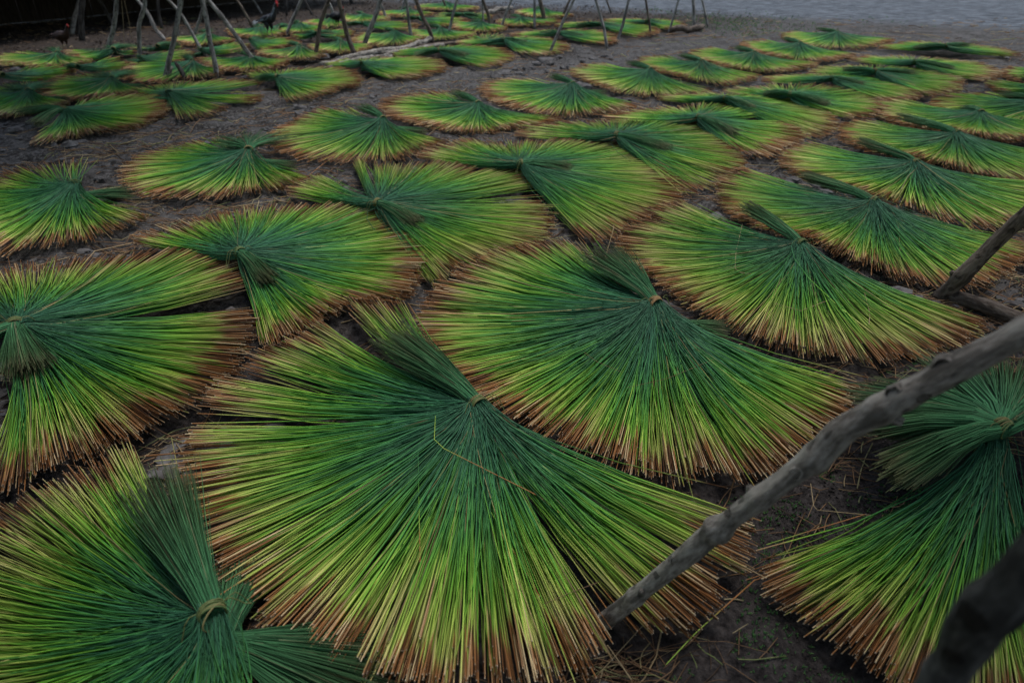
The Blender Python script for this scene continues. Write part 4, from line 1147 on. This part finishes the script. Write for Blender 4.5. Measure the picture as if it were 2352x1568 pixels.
    link('comb', sweep('comb', [(hx - .035, 0, hz + .045 * fs), (hx - .005, 0, hz + .066 * fs), (hx + .03, 0, hz + .055 * fs), (hx + .045, 0, hz + .03 * fs)], [.006, .012, .012, .005], [.008, .028 * fs, .024 * fs, .006], M_RED, 8), hd)
    for sgn in (-1, 1):
        link('wattle', sweep('wattle', [(hx + .02, sgn * .018, hz - .02), (hx + .022, sgn * .022, hz - .055 * fs), (hx + .016, sgn * .02, hz - .095 * fs)], [.010, .014, .004], [.010, .016, .004], M_RED, 8), hd)
        link('eye', sweep('eye', [(hx + .008, sgn * .038 * fs, hz + .012), (hx + .014, sgn * .045 * fs, hz + .012), (hx + .020, sgn * .038 * fs, hz + .012)], [.002, .008, .002], [.004, .009, .004], M_EYE, 8), hd)
    return root


make_bird((622, 83), 0.61, False, 'black and white speckled rooster with a red head standing on the fans', 'rooster', 'rooster', 0.0)
make_bird((776, 60), 0.40, False, 'black hen half hidden behind a thin pole', 'hen', 'hen', 0.15)
make_bird((152, 112), 0.42, False, 'rust brown hen in the dark yard at the foot of the mossy pole', 'hen', 'hen', -0.1)

# single stalks lying loose on top of the fans and the soil
LOOSE = [([(1000, 955, .20), (997, 1018, .19), (1130, 1085, .16), (1240, 1140, .13), (1302, 1192, .11)], 'bent pale stalk lying across the middle of the largest fan'),
         ([(960, 1030, .17), (962, 1150, .13), (965, 1290, .10)], 'thin green stalk lying straight down the left part of the largest fan'),
         ([(1020, 1000, .17), (1090, 1110, .14), (1165, 1240, .10), (1240, 1370, .08)], 'long thin green stalk crossing the lower middle of the largest fan'),
         ([(1245, 1388, .09), (1310, 1360, .10), (1378, 1335, .10)], 'thin brown twig lying on the lower rim of the largest fan'),
         ([(1440, 890, .13), (1530, 870, .12), (1640, 825, .12)], 'thin grey twig lying on the wide banded fan'),
         ([(1430, 855, .12), (1370, 830, .12), (1330, 800, .11)], 'short curved twig on the left of the wide banded fan'),
         ([(1705, 515, .12), (1690, 580, .12), (1688, 625, .10), (1735, 630, .10)], 'dry bent blade lying on the left of the cord frayed fan'),
         ([(1985, 670, .10), (1998, 720, .08), (1995, 755, .08)], 'short curled dry blade on the cord frayed fan'),
         ([(1780, 697, .09), (1840, 714, .09), (1900, 690, .09), (1960, 688, .09)], 'wavy dry blade on the lower edge of the cord frayed fan'),
         ([(1670, 395, .12), (1720, 378, .13), (1880, 386, .16)], 'pale stalk slanting over the second fan left of the short leaning pole'),
         ([(2115, 378, .16), (2085, 405, .13), (2070, 435, .10)], 'curved pale blade hanging off the knot of a right hand fan'),
         ([(1530, 1525, .02), (1600, 1450, .03), (1735, 1330, .03)], 'long yellow stalk lying on the dark soil at the foot of the long pole'),
         ([(1395, 1480, .03), (1430, 1530, .02), (1450, 1560, .02)], 'frayed pale stalk fallen beside the foot of the long pole'),
         ([(1760, 1250, .04), (1850, 1222, .05), (1990, 1180, .08)], 'long olive stalk reaching out left from the lower right fan'),
         ([(1862, 1110, .02), (1870, 1170, .03), (2010, 1184, .03)], 'bent stalk on the soil between the long pole and the lower right fan'),
         ([(1380, 322, .12), (1400, 318, .14), (1436, 309, .15)], 'brown stalk poking out over the thick brown rimmed fan'),
         ([(590, 535, .12), (604, 560, .14), (588, 595, .13)], 'bent pale straw on the middle of the left centre fan'),
         ([(148, 335, .02), (150, 365, .12), (163, 412, .18)], 'thin pale stalk standing over the fan at the left edge'),
         ([(660, 462, .02), (700, 410, .03), (748, 372, .04)], 'long yellow stalk leaning over the gap beside the spray'),
         ([(1385, 610, .02), (1408, 530, .14), (1410, 515, .16)], 'upright orange straw behind the wide banded fan'),
         ([(2070, 560, .10), (2150, 615, .05), (2330, 690, .03)], 'thin yellow stalk on the soil left of the right edge pole')]
for k, (pp, lab) in enumerate(LOOSE):
    P = np.array([on_ground(*q) for q in pp])
    d = np.concatenate([[0], np.cumsum(np.linalg.norm(np.diff(P, axis=0), axis=1))])
    s_ = np.linspace(0, d[-1], 12)
    P = np.stack([np.interp(s_, d, P[:, c]) for c in range(3)], -1)
    r_ = .0021 if 'twig' not in lab and 'thin' not in lab else .0013
    vt, qt, ct = tubes(P[None], np.linspace(.6, 1.1, 12)[None] * r_, 4)
    v, f = many(vt, qt, ct)
    green_ = 'green' in lab or 'yellow' in lab or 'olive' in lab or k == 0
    if green_:
        sv = np.zeros((12, 4, 4)); sv[..., 0] = np.linspace(.25 if 'green' in lab else .72, .90 if 'yellow' in lab else 1, 12)[:, None]; sv[..., 1] = .1; sv[..., 2] = .6; sv[..., 3] = .6
    else:
        sv = np.zeros((12, 4, 4)); sv[..., 1] = .25 if 'twig' in lab else .78; sv[..., 3] = 1
    tag(link('loose_stalk', mesh_np('loose_stalk', v, f, M_STALK if green_ else M_LITTER, sv.reshape(-1, 4))), lab, 'stalk')

# thin strings hanging beside the second pole
for k, (a, b, lab) in enumerate([((286, 128), (279, 0), 'straw string hanging straight right of the second pole'), ((304, 95), (285, 0), 'straw string hanging askew right of the second pole')]):
    g = on_ground(*a)
    t2 = g[1] / ray(*b)[1]
    top = np.array((0, 0, CAM_H)) + ray(*b) * t2
    top = top + (top - g) * .6
    P = np.array([[g, g * .66 + top * .34 + np.array((.01, 0, 0)), g * .33 + top * .67, top]])
    vt, qt, ct = tubes(P, np.full((1, 4), .003), 4)
    v, f = many(vt, qt, ct)
    sv = np.ones((len(v), 4)); sv[:, 1] = .8
    tag(link('straw_string', mesh_np('straw_string', v, f, M_LITTER, sv)), lab, 'string')

# ------------------------------------------------------------------ clods, straw, weeds and leaves on the soil
def view_scatter(n, rng, v0=60, v1=1620, u0=-160, u1=2520, power=1.0):
    """points on the ground, as dense in the view as the eye needs: near ones small, far ones spread out"""
    v = v0 + (v1 - v0) * rng.random(n) ** power
    u = rng.uniform(u0, u1, n)
    x = (u - 1176) / FPX; y = (784 - v) / FPX
    c, s = math.cos(PITCH), math.sin(PITCH)
    t = CAM_H / (s - y * c)
    return x * t, (c + y * s) * t


ICO_V = None


def clods():
    rng = np.random.default_rng(5)
    x, y = view_scatter(15000, rng, 90, 1600, power=1.3)
    dens = fbm(x, y, 1.4, 3, 12)
    keep = (~covered(x, y, 0.03)) & (dens + rng.normal(0, .05, len(x)) > np.where((x > 0.0) & (y < 3.2), 0.72, 0.53)) & (y < 12)
    x, y = x[keep], y[keep]
    n = len(x)
    # low lumpy stones of broken clay: a squashed, dented octasphere
    import itertools
    base = []
    for ix, iy, iz in itertools.product((-1, 0, 1), repeat=3):
        if (ix, iy, iz) != (0, 0, 0):
            v = np.array((ix, iy, iz), float); base.append(v / np.linalg.norm(v))
    base = np.array(base)
    idx = {tuple(np.round(b, 3)): i for i, b in enumerate(base)}
    faces = []
    rngs = [(-1, 0), (0, 1)]
    for axis in range(3):
        for sg in (-1, 1):
            for a0, a1 in rngs:
                for b0, b1 in rngs:
                    q = []
                    for (aa, bb) in ((a0, b0), (a1, b0), (a1, b1), (a0, b1)):
                        v = [0, 0, 0]; v[axis] = sg; v[(axis + 1) % 3] = aa; v[(axis + 2) % 3] = bb
                        v = np.array(v, float); v /= np.linalg.norm(v)
                        q.append(idx[tuple(np.round(v, 3))])
                    if sg < 0: q = q[::-1]
                    faces.append(q)
    faces = np.array(faces, dtype=np.int32)
    size = np.clip(rng.lognormal(-4.15, 0.60, n), .006, .060) * np.clip(.7 + y / 9, .8, 2.0)
    S = size[:, None] * np.stack([rng.uniform(.8, 1.7, n), rng.uniform(.7, 1.3, n), rng.uniform(.35, .75, n)], -1)
    V = base[None] * S[:, None] * (1 + rng.normal(0, .17, (n, len(base), 1)))
    a = rng.uniform(0, 6.28, n); ca, sa = np.cos(a)[:, None], np.sin(a)[:, None]
    X = V[..., 0] * ca - V[..., 1] * sa + x[:, None]
    Y = V[..., 0] * sa + V[..., 1] * ca + y[:, None]
    Z = V[..., 2] + (ground_h(x, y) + size * .15)[:, None]
    V = np.stack([X, Y, Z], -1)
    v, f = many(V, faces, None)
    o = link('clay_clods', mesh_np('clay_clods', v, f, M_CLOD, smooth=False))
    tag(o, 'broken grey clods of dry clay between the fans', 'clods', None, 'stuff')


clods()


def crumbs():
    rng = np.random.default_rng(15)
    x, y = view_scatter(42000, rng, 300, 1620, power=.9)
    keep = (~covered(x, y, 0.0)) & (fbm(x, y, 2.4, 3, 33) + rng.normal(0, .06, len(x)) > .46)
    x, y = x[keep], y[keep]
    n = len(x)
    s = np.clip(rng.lognormal(-5.6, .45, n), .0018, .012) * (.8 + y * .12)
    T = np.array([(1, 1, 1), (1, -1, -1), (-1, 1, -1), (-1, -1, 1)], float) * .7
    V = T[None] * s[:, None, None] * rng.uniform(.5, 1.4, (n, 4, 3))
    V = V + np.stack([x, y, ground_h(x, y) + s * .3], -1)[:, None]
    v, f = many(V, np.array([[0, 1, 2], [0, 3, 1], [0, 2, 3], [1, 3, 2]], dtype=np.int32), None)
    o = link('soil_crumbs', mesh_np('soil_crumbs', v, f, M_CRUMB, smooth=False))
    tag(o, 'fine crumbs of dark soil', 'soil', None, 'stuff')


crumbs()


def litter():
    rng = np.random.default_rng(8)
    parts_ = []
    x1, y1 = view_scatter(30000, rng, 40, 1620, power=1.15)
    dens = fbm(x1, y1, 0.9, 3, 77)
    keep = (dens + rng.normal(0, .09, len(x1)) > np.where((y1 < 3.0) & (x1 > 0.2), 0.53, 0.41)) & (~covered(x1, y1, -0.02)) & (y1 < 19)
    x, y = x1[keep], y1[keep]
    n = len(x)
    L = np.clip(rng.lognormal(-2.0, .65, n), .03, .8)
    a = np.where(rng.random(n) < .55, rng.normal(0.15, .5, n), rng.uniform(0, math.pi, n))
    D = np.stack([np.cos(a), np.sin(a)], -1)
    t = np.linspace(-.5, .5, 4)
    bow = rng.normal(0, .05, n) * L
    XY = np.stack([x, y], -1)[:, None] + D[:, None] * (t[None] * L[:, None])[..., None] + np.stack([-D[:, 1], D[:, 0]], -1)[:, None] * (bow[:, None] * np.cos(math.pi * t)[None])[..., None]
    Z = ground_h(XY[..., 0], XY[..., 1]) + rng.uniform(.003, .020, n)[:, None] + (t[None] * rng.normal(0, .05, n)[:, None]) * L[:, None]
    Z = np.maximum(Z, ground_h(XY[..., 0], XY[..., 1]) + .002)
    P = np.concatenate([XY, Z[..., None]], -1)
    rr = (np.clip(rng.lognormal(-6.5, .3, n), .0009, .0026) * (1 + y * .12))[:, None] * np.ones((1, 4))
    vt, qt, ct = tubes(P, rr, 3)
    sv = np.zeros((n, vt.shape[1], 4)); sv[..., 1] = (rng.random(n) ** 1.2)[:, None]; sv[..., 3] = 1
    v, f = many(vt, qt, ct)
    o = link('straw_litter', mesh_np('straw_litter', v, f, M_LITTER, sv.reshape(-1, 4)))
    tag(o, 'broken dry straw strewn over the bare soil', 'straw', None, 'stuff')


litter()


def blades(name, label, cat, x, y, L, rng, mat, width=.0025, per=5):
    n = len(x)
    X = np.repeat(x, per); Y = np.repeat(y, per); LL = np.repeat(L, per) * rng.uniform(.5, 1.1, n * per)
    a = rng.uniform(0, 6.28, n * per); lean = rng.uniform(.2, 1.1, n * per)
    t = np.linspace(0, 1, 3)
    D = np.stack([np.cos(a), np.sin(a)], -1)
    XY = np.stack([X, Y], -1)[:, None] + D[:, None] * (LL[:, None] * lean[:, None] * t[None] ** 1.5)[..., None]
    Z = ground_h(X, Y)[:, None] + LL[:, None] * (t[None] * (1.1 - .35 * t[None] * lean[:, None]))
    P = np.concatenate([XY, Z[..., None]], -1)
    rr = width * np.array([1, .9, .25])[None] * np.ones((n * per, 1)) * (1 + Y * .12)[:, None]
    vt, qt, ct = tubes(P, rr, 3, cap=False)
    sv = np.zeros((n * per, vt.shape[1], 4)); sv[..., 1] = rng.random(n * per)[:, None]; sv[..., 3] = 1
    v, f = many(vt, qt, ct)
    o = link(name, mesh_np(name, v, f, mat, sv.reshape(-1, 4)))
    tag(o, label, cat, None, 'stuff')


rng = np.random.default_rng(21)
x, y = view_scatter(26000, rng, 600, 1620, 500, 2500)
keep = (fbm(x, y, 2.2, 3, 5) + rng.normal(0, .05, len(x)) > .51) & (~covered(x, y, 0.0)) & (x > -.4)
x, y = x[keep], y[keep]
blades('ground_weeds', 'tiny green weeds sprouting from the dark soil', 'weeds', x, y, rng.uniform(.004, .016, len(x)), rng, M_WEED, .0018, 3)
# grass tufts by the path
gx, gy = [], []
for (u, v, n_, s_) in [(1690, 55, 240, .55), (1650, 48, 160, .5), (1720, 72, 100, .4), (1780, 42, 110, .5), (1600, 40, 120, .7), (1560, 35, 60, .5), (1820, 62, 60, .4), (1480, 22, 60, .4), (2030, 47, 40, .4)]:
    c = on_ground(u, v)
    gx.append(rng.normal(c[0], s_, n_)); gy.append(rng.normal(c[1], s_ * 1.4, n_))
gx, gy = np.concatenate(gx), np.concatenate(gy)
blades('path_grass', 'sparse low grass growing where the yard meets the path', 'grass', gx, gy, rng.uniform(.015, .06, len(gx)), rng, M_WEED, .0018, 2)


def leaf_quads(name, mat, C, size, rng, parent=None, flat=False, label=None, cat=None, kind='stuff'):
    n = len(C)
    nrm = rng.normal(0, 1, (n, 3))
    if flat: nrm = nrm * .35 + np.array((0, 0, 1.0))
    nrm /= np.linalg.norm(nrm, axis=1, keepdims=True)
    r = rng.normal(0, 1, (n, 3)); a = np.cross(nrm, r); a /= np.linalg.norm(a, axis=1, keepdims=True)
    b = np.cross(nrm, a)
    s = size * rng.uniform(.6, 1.3, n)
    V = np.stack([C - a * s[:, None], C + b * (s * .42)[:, None] + nrm * (s * .12)[:, None], C + a * s[:, None], C - b * (s * .42)[:, None] + nrm * (s * .12)[:, None]], 1)
    F = np.arange(n * 4).reshape(n, 4).astype(np.int32)
    sv = np.zeros((n, 4, 4)); sv[..., 1] = rng.random(n)[:, None]; sv[..., 3] = 1
    o = link(name, mesh_np(name, V.reshape(-1, 3), [F], mat, sv.reshape(-1, 4), smooth=False), parent)
    tag(o, label, cat, None, kind)
    return o


# dead leaves on the yard floor, back left
n = 26000
x = rng.uniform(-13, 6, n); y = rng.uniform(9, 24, n)
dens = (y - .85 * x - 13.0) + (fbm(x, y, .8, 3, 9) - .5) * 5
keep = (dens > rng.uniform(-1.5, 2.0, n)) & (~covered(x, y, 0.0)) & (y - 21 + .45 * x < 0)
x, y = x[keep], y[keep]
C = np.stack([x, y, ground_h(x, y) + rng.uniform(.005, .03, len(x))], -1)
leaf_quads('dead_leaves', M_DEADLEAF, C, .035, rng, flat=True, label='brown dead leaves covering the shaded yard at the back left', cat='dead leaves')


# ------------------------------------------------------------------ trees added outside the view for their shade, and undergrowth
def make_added_tree(x, y, h, crown_r, label, seed, n=9000, cz=None, trunk_r=.16):  # a tree out of view, added only to cast shade
    rng = np.random.default_rng(seed)
    root = empty('added_shade_tree', (x, y, 0), label, 'tree', 'unseen trees added to shade the edges of the view')
    pts = [(0, 0, -.1), (.1, .05, h * .25), (-.05, .1, h * .5), (.1, 0, h * .78)]
    me, _ = pole_mesh('trunk', pts, [trunk_r * 1.25, trunk_r, trunk_r * .8, trunk_r * .5], M_BARK_DARK, seed, 14, .15, .6, .5)
    tr = link('trunk', me, root)
    top = np.array(pts[-1])
    cl = []
    for k in range(11):
        a = rng.uniform(0, 6.28); e = rng.uniform(-.05, .9)
        L = crown_r * rng.uniform(.5, .95)
        s = np.array((0, 0, h * rng.uniform(.42, .75)))
        q = s + np.array((math.cos(a) * math.cos(e), math.sin(a) * math.cos(e), math.sin(e))) * L
        me, _ = pole_mesh('limb', [s, (s + q) / 2 + np.array((0, 0, .15)), q], [trunk_r * .42, trunk_r * .28, trunk_r * .1], M_BARK_DARK, seed + k, 8, .2, .2, .5)
        link('limb', me, root)
        cl.append(q)
        for _ in range(4):
            cl.append(s * .3 + q * .7 + rng.normal(0, crown_r * .33, 3) * np.array((1, 1, .6)))
    cl = np.array(cl)
    pick = rng.integers(0, len(cl), n)
    C = cl[pick] + rng.normal(0, crown_r * .14, (n, 3)) * np.array((1, 1, .7))
    leaf_quads('crown', M_LEAF, C, .15, rng, root)
    return root


make_added_tree(-11.5, 5.8, 6.5, 3.6, 'unseen tree added to shade the far left of the yard', 901, 11000)
make_added_tree(-6.9, 7.6, 6.8, 4.0, 'unseen tree added to shade the left row of fans', 903, 14000)
make_added_tree(8.2, 6.6, 7.0, 3.6, 'unseen tree added to shade the right hand rows of fans', 907, 9000)
make_added_tree(-4.3, 0.6, 7.0, 3.1, 'unseen tree added just left of the viewer to shade the fans', 904, 12000)
make_added_tree(-1.6, -2.6, 5.2, 2.2, 'unseen tree added behind the viewer to shade the bottom left', 905, 6000)
make_added_tree(3.9, 0.0, 6.2, 2.9, 'unseen tree added close by on the right to shade the lower right', 906, 9000)
# undergrowth that closes the yard: dense, unlit
rng = np.random.default_rng(77)
def hedge(a, b, h, d, n, label):
    a, b = np.array(a, float), np.array(b, float)
    t = rng.random(n)
    p = a[None] * (1 - t)[:, None] + b[None] * t[:, None]
    q = rng.random(n)
    hh = h * (.75 + .5 * fbm(p[:, 0], p[:, 1], .7, 2, 4))
    C = np.stack([p[:, 0] + rng.normal(0, d * .35, n), p[:, 1] + rng.normal(0, d * .35, n) + .5 * q, q * hh], -1)
    root = empty('hedge', (a[0] / 2 + b[0] / 2, a[1] / 2 + b[1] / 2, 0), label, 'hedge')
    C = C - np.array((root.location[0], root.location[1], 0))
    leaf_quads('foliage', M_LEAF, C, .05, rng, root)
    for k in range(12):
        s = (a + (b - a) * (k + .5) / 12)
        s3 = np.array((s[0] - root.location[0], s[1] - root.location[1], -.05))
        me, _ = pole_mesh('stem', [s3, s3 + np.array((rng.normal(0, .1), rng.normal(0, .1), h * .5)), s3 + np.array((rng.normal(0, .3), rng.normal(0, .3), h))], [.04, .03, .015], M_BARK_DARK, 700 + k, 7, .15, .2, .5)
        link('stem', me, root)
hedge((-3.2, 24.5), (1.5, 32.0), 3.2, 1.8, 14000, 'dim undergrowth at the far end of the yard')


# open thatched shed, made up to throw the top left corner into shade
def make_added_shed():
    a = np.array((-12.6, 7.8)); b = np.array((-4.2, 21.2))           # line of the low front eave
    along = (b - a) / np.linalg.norm(b - a); back = np.array((-along[1], along[0]))
    Ls = np.linalg.norm(b - a); D = 6.5; H0, H1 = 1.2, 3.2
    root = empty('added_shade_shed', (a[0], a[1], 0), 'open thatched shed added to shade the left back edge of the yard', 'shed')
    M_TH = make_simple('old_thatch', [(0.35, (.035, .028, .020)), (0.65, (.10, .08, .055))], 14, .95, .1, .6, (1, 1, 6))
    M_PL = make_simple('old_plank', [(0.35, (.020, .016, .013)), (0.65, (.050, .042, .036))], 9, .9, .1, .4, (3, 3, .5))
    def P(s, d, z): return np.array((*(along * s + back * d), z))
    def slab(name, s0, s1, d0, d1, zf, th, mat):
        c = [P(s0, d0, zf(d0)), P(s1, d0, zf(d0)), P(s1, d1, zf(d1)), P(s0, d1, zf(d1))]
        V = c + [q - np.array((0, 0, th)) for q in c]
        F = np.array([[0, 1, 2, 3], [7, 6, 5, 4], [0, 4, 5, 1], [1, 5, 6, 2], [2, 6, 7, 3], [3, 7, 4, 0]], dtype=np.int32)
        return link(name, mesh_np(name, V, [F], mat, smooth=False), root)
    zf = lambda d: H0 + (H1 - H0) * d / D
    slab('roof', -.4, Ls + .4, -.3, D, zf, .14, M_TH)
    rg = np.random.default_rng(3)
    n = 5000
    s = rg.uniform(-.4, Ls + .4, n); d0 = rg.uniform(-.25, D, n); L = rg.uniform(.3, .6, n)
    P0 = np.array([P(a_, d_, zf(d_) + .02) for a_, d_ in zip(s, d0)]); P1 = np.array([P(a_ + g, d_ - l, zf(d_ - l) + .035) for a_, d_, l, g in zip(s, d0, L, rg.normal(0, .03, n))])
    vt, qt, ct = tubes(np.stack([P0, P1], 1), np.full((n, 2), .006), 3)
    v, f = many(vt, qt, ct)
    o = link('thatch_straw', mesh_np('thatch_straw', v, f, M_TH), root); o['kind'] = 'stuff'
    for k in range(6):
        sp = .3 + (Ls - .6) * k / 5
        if k in (0, 1, 2, 5):
            me, _ = pole_mesh('post', [P(sp, .1, -.1), P(sp, .1, H0)], [.05, .045], M_BARK_DARK, 60 + k, 8, .15, .2, .3)
            link('post', me, root)
        me, _ = pole_mesh('post', [P(sp, D - .3, -.1), P(sp, D - .3, H1 - .2)], [.06, .05], M_BARK_DARK, 80 + k, 8, .15, .2, .3)
        link('post', me, root)
    npl = 90
    for k in range(npl):
        s0, s1 = Ls * k / npl + .008, Ls * (k + 1) / npl - .004
        j = rg.normal(0, .01)
        me = slab('wall_plank', s0, s1, 2.9 + j, 2.93 + j, lambda d: zf(2.9) - .12, zf(2.9) - .12, M_PL)
make_added_shed()
